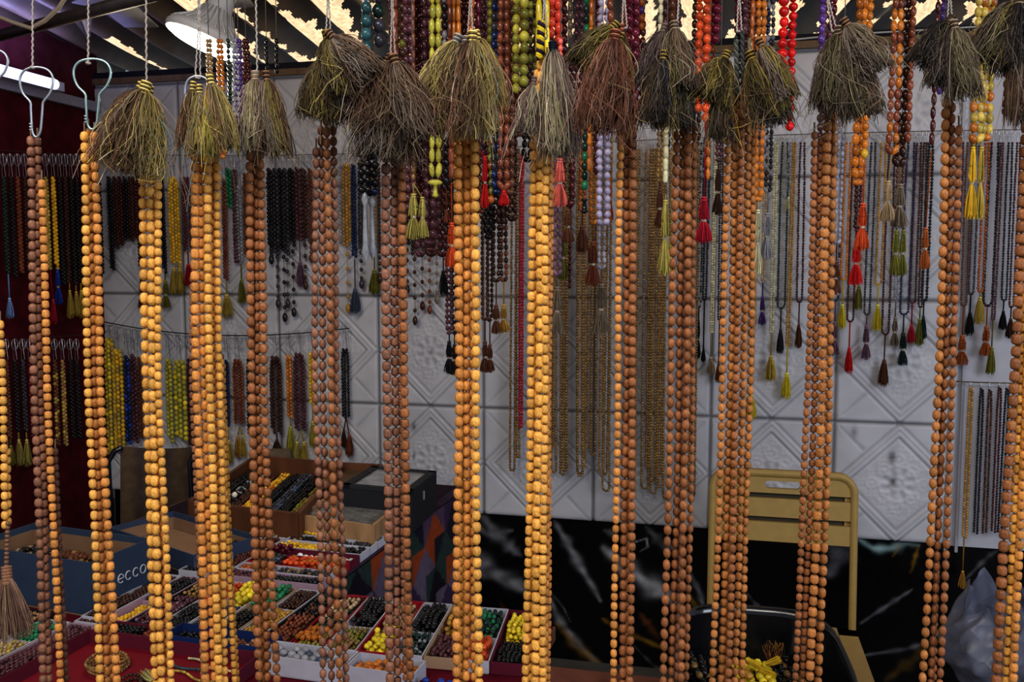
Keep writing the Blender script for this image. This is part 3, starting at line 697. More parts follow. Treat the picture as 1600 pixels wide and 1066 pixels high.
def keyhook(cx, y0, y1, w, label, c=(.42, .46, .5), rot=0):
    pr = [(-.14, 1.0), (-.26, .93), (-.30, .8), (-.34, .6), (-.38, .5), (-.8, .38), (-1, .22), (-.92, .1), (-.6, .02), (0, -.01), (.6, .02), (.92, .1), (1, .22), (.8, .38), (.42, .5), (.36, .6), (.30, .8), (.24, .93), (.12, 1.0), (0, 1.02)]
    A = np.array(pr + pr[:3]); tt = np.linspace(0, len(pr), 64)[:-1]
    B = []
    for t in tt:
        i = int(t); f = t - i; p0, p1, p2, p3 = A[i - 1 if i else len(pr) - 1], A[i], A[(i + 1)], A[min(i + 2, len(A) - 1)]
        B.append(.5 * ((2 * p1) + (-p0 + p2) * f + (2 * p0 - 5 * p1 + 4 * p2 - p3) * f * f + (-p0 + 3 * p1 - 3 * p2 + p3) * f ** 3))
    pts = [P(cx + b_[0] * w / 2, y0 + b_[1] * (y1 - y0), FY - .004) for b_ in B]
    mb = MB(); mb.tube(pts, .00105, 7, c, closed=True)
    q = P(cx - w * .17, y0 + (y1 - y0) * .8, FY - .004); mb.tube([q + Vector((.0012 * math.cos(a_), .0012 * math.sin(a_), -.0012 * (a_ / 6) * 2)) for a_ in np.linspace(0, 18, 30)], .0006, 5, c)
    return tag(mb.build('wire_hook', WIRE()), label, 'hook', 'pear-shaped wire hooks of the near bundles')
keyhook(57, 106, 212, 52, 'pear-shaped wire hook holding the dusty pink-brown bundle')
keyhook(144, 93, 200, 58, 'pear-shaped wire hook holding the orange bundle left of the straw tassels', (.40, .56, .55))
keyhook(309, 120, 238, 40, 'narrow wire hook in front of the straw tassels below the lamp')
keyhook(-14, 78, 170, 52, 'pear-shaped wire hook cut off by the left edge of the photo')
# striped braids
def braid(x0, y0, x1, y1, w, cols, label, dy=-.008):
    mb = MB(); a = P(x0, y0, FY + dy); b = P(x1, y1, FY + dy); ax = b - a; n = 60; s = FY / F
    for k in range(4):
        pts = []
        for i in range(n):
            t = i / (n - 1); an = t * 26 + k * math.pi / 2
            pts.append(a + ax * t + Vector((math.cos(an), math.sin(an), 0)) * w * s * .22)
        mb.tube(pts, w * s * .19, 5, cols[k % len(cols)])
    return tag(mb.build('braided_cord', CORD()), label, 'cord')
braid(846, 34, 843, 92, 16, [(.65, .5, .03), (.015, .012, .015), (.04, .02, .04), (.5, .38, .03)], 'black and yellow braided cord above the bright yellow bundle')
braid(232, 138, 236, 186, 11, [(.45, .42, .36), (.015, .012, .015)], 'black and white braided cord behind the straw tassels')
braid(1150, 62, 1152, 150, 9, [(.05, .055, .05), (.13, .13, .1)], 'dark grey braided cord over the twelfth bundle')
braid(1171, 60, 1173, 130, 7, [(.12, .12, .08), (.2, .18, .1)], 'olive braided cord over the twelfth bundle')
braid(1160, 48, 1160, 130, 8, [(.03, .03, .03), (.07, .075, .07)], 'black braided cord at the middle of the twelfth bundle')
braid(400, 128, 391, 200, 7, [(.25, .22, .2), (.15, .12, .1)], 'grey twisted cord over the fifth bundle')

mb = MB(); a = P(-260, -70, FY); a.z = RAILZ; b_ = Vector((-a.x, FY, RAILZ)); mb.tube([a, b_], .012, 12, (.12, .08, .05))
tag(mb.build('hanging_rail', WOODP()), 'round wooden rail above the picture carrying the near bundles', 'rail')

# ================================================================== MIDDLE LAYER (hung from the roof)
MIDG = 'coloured bead loops hanging from the roof'
def mid(x, y1, w, c, g=0, h=None, shape='round', tassel=None, Y=1.45, y0=-40, mt='g', ns=1, cols2=None, name='prayer_beads', finial=None):
    MIDL.append((x, y1, w, c, g, h, shape, tassel, Y, y0, mt, ns, cols2, name, finial))
MIDL = []
for t in [
    (326, 205, 6, 'gold-brown', 5, 7, 'oval'), (343, 245, 7, 'amber', 6, 8, 'round'), (356, 240, 7, 'dark green', 0, 8), (367, 235, 7, 'silver', 6, 8), (372, 205, 7, 'purple', 5, 8), (384, 230, 8, 'maroon', 6, 9), (416, 130, 7, 'black', 0, 8), (432, 120, 7, 'black', 0, 9)]:
    mid(*t[:4], g=t[4], h=t[5], shape=t[6] if len(t) > 6 else 'round', Y=1.8, y0=60)
mid(572, 88, 18, 'teal', 0, 20, 'round', cols2='pale blue', Y=1.25); mid(591, 92, 20, 'charcoal', 0, 22, 'round', Y=1.27, ns=1, cols2='dark green')
mid(568, 300, 12, 'black', 10, 13, Y=1.5, y0=180, finial=('silver', 110)); mid(580, 305, 12, 'black', 9, 14, Y=1.52, y0=180, finial=('silver', 100), cols2='navy')
mid(617, 260, 13, 'red-brown', 0, 26, 'tube'); mid(628, 350, 12, 'dark brown', 0, 14, cols2='olive'); mid(636, 330, 11, 'purple-brown', 8, 15, 'oval'); mid(645, 340, 7, 'red-brown', 0, 22, 'tube'); 
mid(654, 345, 11, 'maroon', 9, 15, 'oval', Y=1.5); mid(666, 380, 11, 'purple-brown', 10, 16, 'oval', Y=1.48); mid(673, 390, 9, 'dark brown', 8, 13, 'oval', Y=1.55, cols2='maroon')
mid(680, 285, 10, 'olive-yellow', 10, 22, 'oval', Y=1.38, finial=('olive-yellow', 24)); mid(694, 300, 10, 'black', 0, 14, cols2='silver', tassel=('red-brown', 330, 348, 5)); 
mid(702, 290, 10, 'red-brown', 0, 24, 'tube', tassel=('orange-red', 350, 418, 12)); mid(709, 290, 7, 'amber', 0, 24, 'tube'); mid(716, 250, 9, 'amber', 0, 24, 'tube', Y=1.43); mid(725, 330, 10, 'maroon', 8, 14, Y=1.5); mid(737, 120, 11, 'rust', 0, 26, 'tube', Y=1.42)
mid(747, 240, 9, 'wine', 0, 20, 'tube', Y=1.5, tassel=('red', 246, 325, 7, 8)); mid(756, 260, 9, 'purple-brown', 8, 12, Y=1.52); mid(765, 330, 11, 'olive', 0, 13, cols2='rust', Y=1.46); mid(776, 300, 10, 'charcoal', 8, 14, 'oval', cols2='navy')
mid(787, 296, 10, 'red-brown', 10, 17, 'oval', Y=1.42, tassel=('red', 300, 322, 9)); mid(797, 300, 10, 'brown', 9, 16, 'oval', Y=1.47)
mid(807, 160, 13, 'olive', 0, 15, Y=1.42, cols2='olive-yellow'); mid(820, 150, 16, 'olive', 0, 17, Y=1.4, cols2='olive-yellow'); mid(833, 190, 11, 'dark brown', 8, 13, cols2='olive', Y=1.5)
mid(842, 60, 11, 'yellow', 0, 40, 'tube', Y=1.35); mid(855, 60, 9, 'yellow', 0, 40, 'tube', Y=1.36); mid(862, 70, 12, 'coral red', 0, 16, 'oval', Y=1.4); mid(873, 80, 14, 'coral red', 0, 18, 'oval', Y=1.4); mid(883, 110, 11, 'maroon', 0, 15, 'oval', Y=1.45); mid(892, 75, 9, 'taupe', 0, 14, 'oval', Y=1.48)
mid(876, 236, 8, 'salmon', 0, 10, tassel=('salmon', 250, 323, 13), Y=1.3, y0=60)
mid(888, 320, 10, 'maroon', 14, 13, 'oval', Y=1.55, y0=100, tassel=('brown', 330, 380, 10)); mid(871, 430, 8, 'mauve', 8, 12, 'oval', Y=1.7, y0=150, tassel=('taupe', 450, 524, 13))
mid(917, 310, 11, 'dark green', 0, 15, cols2='green', finial=('black', 24)); mid(925, 290, 9, 'orange', 0, 20, 'tube', cols2='rust'); mid(936, 280, 10, 'maroon', 0, 17, 'oval'); mid(945, 350, 11, 'lilac', 13, 12, Y=1.42); mid(955, 60, 12, 'red-brown', 0, 18, 'oval', Y=1.4)
mid(912, 330, 6, 'rust', 7, 9, Y=1.6, y0=150, tassel=('brown', 355, 396, 11)); mid(954, 255, 6, 'gold-brown', 6, 8, Y=1.6, y0=150, tassel=('rust', 278, 345, 8)); mid(928, 350, 7, 'amber', 8, 10, Y=1.65, y0=170, tassel=('red-brown', 380, 447, 13)); mid(880, 330, 5, 'gold-brown', 6, 9, Y=1.75, y0=200, tassel=('olive', 370, 437, 10)); mid(941, 420, 7, 'clear', 8, 10, Y=1.7, y0=200, tassel=('taupe', 446, 522, 15)); mid(892, 465, 7, 'maroon', 0, 9, Y=1.7, y0=200)
mid(985, 200, 12, 'wine', 0, 15, 'oval', Y=1.44); mid(996, 215, 12, 'wine', 0, 16, 'oval', Y=1.42); mid(1004, 60, 10, 'rust', 0, 12, cols2='purple'); mid(1033, 60, 9, 'cream', 0, 15, 'oval', Y=1.42)
mid(1041, 308, 9, 'cream', 0, 19, 'tube', Y=1.45, y0=190, tassel=('khaki', 315, 430, 11)); mid(1041, 120, 9, 'purple-brown', 0, 16, 'oval', Y=1.5); mid(1052, 60, 11, 'brown', 0, 18, 'oval', Y=1.45); mid(1060, 210, 9, 'maroon', 0, 16, 'oval', Y=1.5)
mid(1033, 285, 6, 'gold-brown', 6, 8, Y=1.6, y0=180, tassel=('brown', 298, 355, 9)); mid(1052, 330, 5, 'gold-brown', 0, 8, Y=1.6, y0=180, tassel=('khaki', 372, 428, 9))
mid(1094, 180, 13, 'orange-red', 0, 14, Y=1.4); mid(1106, 195, 14, 'orange-red', 0, 15, Y=1.38, tassel=('crimson', 310, 380, 14)); mid(1120, 84, 18, 'wine', 0, 15, Y=1.4); mid(1107, 300, 8, 'amber', 0, 18, 'round', Y=1.5, y0=190); mid(1126, 250, 7, 'purple-brown', 5, 10, Y=1.6, y0=120, tassel=('dark brown', 266, 336, 9))
mid(1155, 60, 11, 'wine', 0, 15, 'oval', Y=1.5); mid(1166, 55, 11, 'purple-brown', 0, 15, 'oval', Y=1.5); mid(1178, 110, 8, 'rust', 0, 20, 'tube', Y=1.5); mid(1191, 312, 9, 'amber', 9, 13, 'oval', Y=1.5, tassel=[('black', 312, 365, 5, -8), ('cream', 330, 432, 9)]); mid(1199, 265, 7, 'silver', 6, 10, Y=1.55, cols2='navy'); mid(1206, 300, 7, 'charcoal', 7, 9, Y=1.6, cols2='silver', tassel=('grey', 335, 405, 11))
mid(1227, 130, 16, 'red', 0, 16, Y=1.38); mid(1241, 212, 14, 'red', 0, 14, Y=1.4); mid(1287, 180, 11, 'purple', 0, 15, 'oval', Y=1.42); mid(1296, 330, 10, 'purple-brown', 10, 14, 'oval', Y=1.5); mid(1306, 300, 8, 'wine', 0, 15, 'oval', Y=1.5)
mid(1349, 285, 12, 'amber', 9, 17, 'oval', Y=1.42, cols2='orange'); mid(1362, 262, 11, 'orange', 0, 14, Y=1.4, cols2='golden yellow', tassel=('orange-red', 320, 391, 12)); mid(1345, 360, 6, 'maroon', 7, 8, Y=1.7, y0=180, tassel=('red', 378, 446, 11)); mid(1315, 380, 6, 'clear', 7, 9, Y=1.7, y0=190, tassel=('brown', 410, 460, 10))
mid(1406, 240, 10, 'red-brown', 10, 17, 'oval', Y=1.42, cols2='amber', tassel=('tan', 285, 346, 12, -4)); mid(1418, 260, 11, 'dark brown', 9, 17, 'oval', Y=1.45, tassel=('taupe', 290, 356, 14, 3)); mid(1429, 235, 10, 'red-brown', 0, 16, 'oval', Y=1.44); mid(1410, 330, 6, 'brown', 8, 8, Y=1.7, y0=180, tassel=[('olive', 362, 431, 9, -3), ('olive', 362, 431, 8, 8)])
mid(1476, 150, 9, 'purple', 0, 14, 'oval', Y=1.5); mid(1468, 240, 8, 'maroon', 0, 20, 'oval', Y=1.42, tassel=('rust', 358, 420, 9, -4)); mid(1536, 222, 12, 'gold', 10, 16, 'oval', Y=1.4, cols2='amber', tassel=[('golden yellow', 232, 342, 9, -4), ('gold', 232, 343, 9, 9)]); mid(1550, 215, 12, 'gold', 10, 16, 'oval', Y=1.43, cols2='amber'); mid(1586, 180, 10, 'maroon', 10, 14, 'oval', Y=1.5)
mid(645, 290, 7, 'gold-brown', 0, 10, Y=1.4, y0=150, tassel=[('khaki', 305, 374, 13, 0), ('khaki', 310, 372, 10, 14)]); mid(700, 520, 7, 'purple-brown', 6, 9, Y=1.9, y0=300, tassel=('black', 535, 584, 9)); mid(709, 520, 7, 'black', 6, 9, Y=1.95, y0=300, tassel=('dark brown', 540, 586, 9)); mid(757, 500, 6, 'brown', 8, 8, Y=1.9, y0=280, tassel=('brown', 535, 582, 9)); mid(766, 500, 6, 'dark brown', 6, 8, Y=1.95, y0=280, tassel=('brown', 540, 582, 8)); mid(776, 440, 7, 'dark brown', 8, 10, Y=1.7, y0=280, tassel=('brown', 478, 522, 9)); mid(787, 440, 7, 'dark brown', 7, 10, Y=1.7, y0=280, tassel=('ochre', 478, 520, 9), cols2='red-brown')
mid(692, 400, 8, 'black', 8, 10, Y=1.75, y0=250, tassel=('black', 425, 462, 8)); mid(740, 420, 6, 'dark brown', 7, 8, Y=1.8, y0=150)
for i in range(6): mid(652 + i * 9, 400 - (i % 2) * 30, 9, ['purple-brown', 'maroon', 'dark brown'][i % 3], 8, 13, 'oval', Y=1.62, y0=60)
for i, x in enumerate([614, 623, 633, 640, 649, 660, 668, 676, 689, 698, 712, 720, 729, 741, 751, 760, 770, 781, 792, 802, 812, 826, 866, 877, 905, 932, 978, 990, 1001, 1044, 1057, 1090, 1112, 1160, 1172, 1183]):
    mid(x, [300, 345, 330, 370, 290, 355][i % 6] - (120 if x > 805 else 0), 9, ['purple-brown', 'dark brown', 'maroon', 'black', 'red-brown', 'dark brown'][(i * 5) % 6], 8, 13, 'oval', Y=1.68, y0=-10)
order = sorted(range(len(MIDL)), key=lambda i: MIDL[i][0])
cnt = {}
N_ = ['one', 'two', 'three', 'four', 'five', 'six', 'seven', 'eight', 'nine', 'ten', 'eleven', 'twelve', 'thirteen', 'fourteen']
zone = lambda x: ('below the lamp' if x < 450 else 'above the ecco box' if x < 300 else 'between near bundles six and seven' if x < 610 else 'between near bundles seven and eight' if x < 722 else 'between near bundles eight and nine' if x < 845
                  else 'between near bundles nine and ten' if x < 972 else 'between near bundles ten and eleven' if x < 1066 else 'between near bundles eleven and twelve' if x < 1155 else 'between near bundles twelve and thirteen' if x < 1288
                  else 'between near bundles thirteen and fourteen' if x < 1485 else 'right of the fourteenth near bundle')
used = {}
for i in order:
    (x, y1, w, c, g, h, shape, ts, Y, y0, mt, ns, c2, name, fin) = MIDL[i]
    tn = (ts[0][0] if isinstance(ts, list) else ts[0]) if ts else None
    key = (c, c2, tn, zone(x)); used[key] = used.get(key, 0) + 1
    size = 'big ' if w >= 13 else 'fine ' if w <= 7 else ''
    lab = f"{c}{(' and ' + c2) if c2 else ''} {size}beads" + (f", {tn} tassel" if tn else '') + ', ' + zone(x)
    MIDL[i] = MIDL[i] + (key, lab)
seen = {}
for i in order:
    (x, y1, w, c, g, h, shape, ts, Y, y0, mt, ns, c2, name, fin, key, lab) = MIDL[i]
    if used[key] > 1:
        seen[key] = seen.get(key, 0) + 1; lab = ORD[seen[key] - 1] + ' ' + lab
    elif True: pass
    fr = WY(Y)
    # one string that hangs as two sides even when seen as one line: single strings keep one line
    o = hang(fr, x, y0, y1, w, c, g=g, h=h, ns=ns, tassel=ts, shape=shape, mat=GLOSS(), label=lab, group=MIDG, cols2=c2, finial=fin)
    # cord up to the roof batten
    cm = MB(); a = P(x, y0, Y); zt = max(a.z + .02, 2.13 if Y > 1.3 else 2.13)
    cm.tube([a, Vector((a.x, a.y, zt))], .0009, 5, (.2, .17, .15)); cm.build('cord', CORD(), o)

# ================================================================== ROWS ON THE WIRES
def wire(frame, pts, label, r=.0014, c=(.12, .09, .06)):
    pf, u = frame; q = [pf(x, y) for x, y in pts]
    A = np.array([tuple(v) for v in q]); tt = np.linspace(0, len(A) - 1, 40)
    # smooth interpolation
    from numpy import polyfit, polyval
    k = np.arange(len(A)); deg = min(2, len(A) - 1)
    B = np.stack([np.polyval(np.polyfit(k, A[:, i], deg), tt) for i in range(3)], 1)
    mb = MB(); mb.tube(B, r, 6, c); return tag(mb.build('hanging_wire', WIRE()), label, 'wire')
FB = WB(.055)
wire(FB, [(163, 240), (380, 243), (700, 236)], 'taut wire across the top of the left white panels')
wire(FB, [(163, 503), (340, 524), (546, 513)], 'sagging dark wire carrying the lower left hanks', .002, (.03, .03, .035))
wire(FB, [(700, 236), (1130, 214), (1640, 202)], 'taut wire along the right white panels')
wire(FB, [(1494, 596), (1540, 598), (1600, 599)], 'short wire carrying the five hanks at lower right', .002)
wire(WL(.06), [(161, 246), (80, 240), (-40, 232)], 'upper wire on the red wall')
wire(WL(.06), [(161, 520), (80, 527), (-40, 536)], 'lower wire on the red wall')
def row(frame, items, place, group, defs, wirey):
    items = sorted(items, key=lambda t: t[0]); n = len(items)
    for k, it in enumerate(items):
        d = dict(defs); d.update(it[5] if len(it) > 5 else {}); x, y0, y1, w, c = it[:5]; w = w * d.pop('wk', 1)
        ts = d.get('tassel'); tn = (ts[0][0] if isinstance(ts, list) else ts[0]) if ts else None
        lab = f"{c} {'hank' if d.get('ns', 1) > 1 else 'bead loop'}" + (f", {tn} tassel" if tn else '') + f", {ORD[k]} from left on the {place}"
        d['hook'] = wirey(x) if callable(wirey) else wirey
        hang(frame, x, y0, y1, w, c, label=lab, group=group, **d)
# right row
rr = []
def RI(x, yl, c, tc, ya, yb, hw, g=6, w=4, **k): rr.append((x, 222, yl, w, c, dict(g=g, tassel=(tc, ya, yb, hw), **k)))
RI(1098, 480, 'charcoal', 'black', 500, 560, 4, g=5, cols2='grey'); RI(1107, 470, 'black', 'black', 545, 566, 4, g=5); RI(1119, 520, 'cream', 'tan', 560, 586, 7, g=3); RI(1128, 500, 'dark brown', 'brown', 570, 598, 6, g=4)
RI(1184, 585, 'ochre', 'yellow', 618, 657, 9, g=4); RI(1198, 440, 'tan', 'purple', 465, 508, 6, g=4); RI(1213, 520, 'cream', 'gold', 558, 597, 9, g=4); RI(1227, 482, 'dark green', 'charcoal', 516, 553, 6, g=11); RI(1234, 300, 'silver', 'cream', 310, 330, 6, g=4); RI(1241, 540, 'ochre', 'yellow', 585, 624, 8, g=4); RI(1254, 472, 'maroon', 'brown', 508, 544, 6, g=8)
RI(1313, 470, 'clear', 'mauve', 505, 556, 8, g=7, cols2='charcoal'); RI(1326, 437, 'orange', 'yellow', 478, 514, 7, g=8); RI(1338, 503, 'maroon', 'red', 545, 584, 7, g=9); RI(1351, 440, 'tan', 'olive', 448, 485, 7, g=5); RI(1365, 492, 'charcoal', 'mauve', 510, 563, 8, g=8); RI(1381, 445, 'ochre', 'yellow', 478, 518, 7, g=8)
RI(1394, 523, 'maroon', 'brown', 564, 604, 9, g=10); RI(1408, 470, 'grey', 'taupe', 498, 541, 7, g=4); RI(1424, 492, 'navy', 'dark green', 522, 572, 9, g=12); RI(1436, 474, 'maroon', 'crimson', 510, 537, 7, g=8); RI(1446, 480, 'dark brown', 'olive', 500, 541, 7, g=5); RI(1455, 470, 'black', 'dark green', 496, 531, 6, g=7, w=5)
RI(1502, 472, 'purple-brown', 'brown', 505, 546, 6, g=8); RI(1515, 478, 'brown', 'rust', 526, 571, 11, g=8); RI(1528, 460, 'charcoal', 'black', 490, 525, 7, g=7); RI(1543, 456, 'rust', 'gold', 466, 508, 8, g=7, w=5); RI(1555, 478, 'black', 'rust', 512, 557, 10, g=13, w=5); RI(1566, 500, 'purple-brown', 'olive', 545, 586, 8, g=4); RI(1579, 470, 'black', 'black', 488, 516, 7, g=7); RI(1592, 480, 'maroon', 'dark brown', 500, 530, 7, g=6)
row(FB, rr, 'right white-panel wire', 'bead loops on the right wire', dict(shape='round', mat=SATIN()), lambda x: 213 - (x - 1130) * .024)
# chains in the middle, fine gold-brown beads
ch = []
for (x, yb, g) in [(804, 736, 8), (809, 715, 5), (862, 700, 6), (866, 738, 9), (880, 736, 11), (883, 742, 8), (887, 734, 6), (906, 740, 10), (909, 744, 9), (912, 730, 6), (926, 700, 7), (930, 711, 8), (945, 738, 7), (950, 768, 12), (954, 742, 6), (993, 716, 6), (997, 770, 8),
                   (1014, 764, 12), (1019, 730, 6), (1024, 752, 7), (1029, 772, 10), (1034, 744, 7), (1039, 762, 7), (1044, 780, 9), (1085, 770, 7), (1090, 776, 6)]:
    ch.append((x, 232, yb, 4.6, 'gold-brown', dict(g=g * .9)))
row(WB(.075), ch, 'wire behind near bundles nine to eleven', 'fine gold-brown bead chains', dict(shape='round', mat=vmat('dark_gilt', .3, metal=.35, noise=.3, nscale=200, rnd=.15)), lambda x: 236 - (x - 700) * .051)
row(WB(.09), [(816, 240, 668, 5, 'crimson', dict(g=4))], 'long wire in front of the panels', 'fine gold-brown bead chains', dict(mat=SATIN()), lambda x: 230)
# left upper row
lu = []
def LI(x, y0, y1, w, c, **k): lu.append((x, y0, y1, w, c, k))
for i, (x, yb) in enumerate([(170, 425), (179, 395), (187, 385), (195, 378), (203, 382), (209, 372)]): LI(x, 275, yb, 5, ['black', 'dark brown', 'maroon'][i % 3], ns=2)
LI(215, 272, 425, 5, 'maroon', ns=2, tassel=('brown', 435, 484, 8)); LI(252, 275, 430, 5, 'black', ns=2, tassel=('olive', 440, 482, 8)); LI(270, 276, 418, 5, 'golden yellow', ns=4, tassel=[('gold', 420, 462, 8, -4), ('gold', 420, 460, 8, 6)])
LI(290, 276, 395, 5, 'purple-brown', ns=3, tassel=('crimson', 415, 448, 9)); LI(350, 280, 440, 5, 'red-brown', ns=2, tassel=('gold', 462, 497, 10)); LI(357, 262, 325, 6, 'green', ns=2); LI(366, 265, 410, 5, 'purple-brown', g=6); LI(373, 290, 415, 5, 'grey', ns=2, tassel=('olive', 438, 476, 7)); LI(383, 270, 405, 5, 'brown', ns=2)
for i, (x, yb) in enumerate([(421, 392), (430, 400), (438, 395), (446, 402), (455, 385)]): LI(x, 262, yb, 6, ['black', 'charcoal'][i % 2], ns=2, drops=[(0, [410, 478, 503, 478, 492][i])] if i != 2 else [(2, 500)])
LI(465, 260, 380, 6, 'purple-brown', ns=2, tassel=('mauve', 410, 448, 7)); LI(474, 262, 378, 6, 'dark brown', ns=2, drops=[(0, 450)]); LI(484, 262, 385, 5, 'brown', ns=2, drops=[(0, 408)]); LI(530, 258, 385, 5, 'grey', ns=1); LI(541, 255, 388, 5, 'ochre', ns=3, drops=[(0, 486)])
LI(552, 255, 408, 5, 'navy', ns=2, tassel=('blue-grey', 452, 490, 9)); LI(563, 255, 395, 5, 'charcoal', ns=2, drops=[(0, 448)]); LI(582, 255, 390, 5, 'gold-brown', ns=2, tassel=('olive', 423, 461, 10)); LI(592, 255, 398, 5, 'dark brown', ns=1, drops=[(0, 440)])
for i, (x, yb, yd, c) in enumerate([(634, 388, 456, 'black'), (646, 400, 505, 'dark brown'), (658, 392, 482, 'maroon'), (669, 405, 488, 'red-brown'), (681, 396, 472, 'taupe')]): LI(x, 252, yb, 6, c, ns=2, drops=[(0, yd)])
row(FB, lu, 'upper left wire', 'hanks on the upper left wire', dict(wk=1.12, shape='round', mat=GLOSS()), lambda x: 243)
# left lower row
lu = []
LI(170, 528, 715, 6, 'gold', ns=3, cols2='yellow'); LI(183, 545, 712, 6, 'golden yellow', ns=3, cols2='gold'); LI(198, 555, 694, 6, 'navy', ns=2, cols2='blue'); LI(208, 553, 694, 6, 'purple-brown', ns=2); LI(218, 558, 690, 5, 'brown', ns=2); LI(263, 560, 690, 6, 'olive-yellow', ns=2); LI(280, 562, 690, 7, 'olive-yellow', ns=3, cols2='yellow'); LI(297, 560, 700, 6, 'maroon', ns=2)
LI(354, 562, 668, 4.5, 'navy', ns=2, tassel=('gold', 690, 725, 8)); LI(371, 561, 668, 4.5, 'red-brown', ns=4, tassel=[('ochre', 682, 715, 6, -4), ('gold', 682, 715, 6, 5)]); LI(389, 560, 680, 5, 'black', ns=2); LI(430, 556, 680, 5, 'dark brown', ns=4, tassel=('dark brown', 688, 712, 8)); LI(451, 554, 656, 5, 'orange', ns=2, tassel=('olive-yellow', 668, 706, 7))
LI(467, 551, 676, 5, 'purple-brown', ns=4, tassel=[('khaki', 692, 722, 8, -7), ('gold', 692, 726, 8, 5)]); LI(486, 551, 640, 5, 'golden yellow', ns=2, tassel=('olive-yellow', 660, 700, 7)); LI(539, 544, 655, 4.5, 'black', ns=3, tassel=[('dark brown', 672, 700, 5, -4), ('red-brown', 680, 714, 7, 5)])
row(FB, lu, 'sagging lower left wire', 'hanks on the sagging lower left wire', dict(wk=1.18, shape='round', mat=GLOSS()), lambda x: 503 + 21 * (1 - ((x - 340) / 200) ** 2) if x < 546 else 513)
# right lower row
lu = []
LI(1517, 604, 842, 4.5, 'ochre', ns=2, tassel=('ochre', 895, 920, 6)); LI(1534, 606, 838, 4.5, 'black', ns=2); LI(1547, 608, 836, 4.5, 'dark brown', ns=2, cols2='brown'); LI(1562, 604, 834, 4.5, 'maroon', ns=2); LI(1574, 606, 836, 4.5, 'black', ns=2)
row(FB, lu, 'short lower right wire', 'hanks on the short lower right wire', dict(shape='round', mat=GLOSS()), lambda x: 597)
# red wall
lu = []
FL = WL(.07)
for (x, yb, c, kw) in [(6, 430, 'dark green', dict(tassel=('pale blue', 468, 498, 6))), (17, 440, 'black', {}), (28, 435, 'red-brown', {}), (39, 430, 'dark brown', {}), (72, 425, 'gold', dict(tassel=('crimson', 470, 508, 6, 4))), (83, 420, 'golden yellow', dict(tassel=('blue', 422, 476, 7))), (93, 450, 'black', {}), (102, 445, 'dark brown', dict(tassel=('gold', 456, 498, 6))), (111, 448, 'black', dict(tassel=('gold', 458, 495, 6))), (120, 446, 'black', dict(tassel=('gold', 456, 498, 6))), (129, 440, 'maroon', dict(tassel=('ochre', 450, 490, 6))), (154, 430, 'black', {})]:
    lu.append((x, 276, yb, 6, c, dict(ns=2, **kw)))
row(FL, lu, 'upper red-wall wire', 'hanks on the upper wire of the red wall', dict(mat=GLOSS()), lambda x: 240)
lu = []
for (x, yb, c, kw) in [(10, 690, 'brown', dict(tassel=('olive', 700, 730, 7))), (24, 680, 'black', dict(tassel=('khaki', 690, 730, 7))), (36, 680, 'charcoal', dict(tassel=('khaki', 690, 730, 7))), (47, 690, 'wine', {}), (86, 700, 'brown', dict(cols2='gold')), (98, 706, 'gold-brown', dict(cols2='gold')), (110, 690, 'black', {}), (120, 690, 'black', {}), (150, 690, 'black', {})]:
    lu.append((x, 562, yb, 6, c, dict(ns=2, **kw)))
row(FL, lu, 'lower red-wall wire', 'hanks on the lower wire of the red wall', dict(mat=GLOSS()), lambda x: 529)

# ================================================================== TABLES
TZ = .75
TO = G(180, 975, TZ); TO.z = 0
TV = Vector((.286, 1, 0)).normalized(); TU = Vector((TV.y, -TV.x, 0))
def TP_(b, a, z=TZ): q = TO + TU * b + TV * a; return Vector((q.x, q.y, z))
def table(name, b0, b1, a0, a1, label, cc, cloth):
    t = thing(name, TP_((b0 + b1) / 2, (a0 + a1) / 2, 0), label, 'table')
    mb = MB(); mb.box(TP_((b0 + b1) / 2, (a0 + a1) / 2, TZ - .012), (b1 - b0, a1 - a0, .024), cc, TU, TV); mb.build('tabletop', WOODP(), t, smooth=False)
    for (b, a) in ((b0 + .05, a0 + .05), (b1 - .05, a0 + .05), (b0 + .05, a1 - .05), (b1 - .05, a1 - .05)):
        mb = MB(); mb.box(TP_(b, a, (TZ - .024) / 2), (.035, .035, TZ - .024), (.05, .045, .04), TU, TV); mb.build('leg', METALP(), t, smooth=False)
    return t
table('market_table', -.75, .768, -.62, .205, 'front stall table under the trays, reaching to the ninth near bundle', (.16, .07, .04), 0)
table('market_table', -.41, .29, .215, 1.12, 'rear stall table under the wooden boxes and the tall dark case', (.12, .06, .04), 0)
# patterned cloth over the right side of the rear table
mb = MB(); b1 = .294; nA, nZ = 90, 66
palc = [(.09, .055, .10), (.02, .018, .03), (.28, .06, .02), (.03, .05, .045), (.13, .10, .15), (.015, .012, .02), (.05, .03, .07)]
def cf(u_, v_):
    a = .215 + u_ * .92; z = TZ + .003 - v_ * .66
    return TP_(b1 + .004 + .012 * math.sin(u_ * 34) * v_ + .02 * v_, a, z)
def ccf(u_, v_):
    uu = u_ * 12; vv = v_ * 9; i = int(uu); j = int(vv); fu = uu - i; fv = vv - j
    k = (0 if fu + fv < 1 else 1) if (i + j) % 2 else (2 if fu > fv else 3)
    return palc[(i * 3 + j * 5 + k * 2) % 7]
mb.grid(cf, 144, 108, ccf)
mb.grid(lambda u_, v_: TP_(b1 - .03 * (1 - v_), .215 + u_ * .92, TZ + .003), 80, 2, lambda u_, v_: (.05, .035, .07))
tag(mb.build('tablecloth', vmat('printed_cotton', .9, noise=.15, nscale=50, rnd=0, spec=.1)), 'dark purple and rust triangle-patterned cloth hanging over the side of the rear table', 'tablecloth')
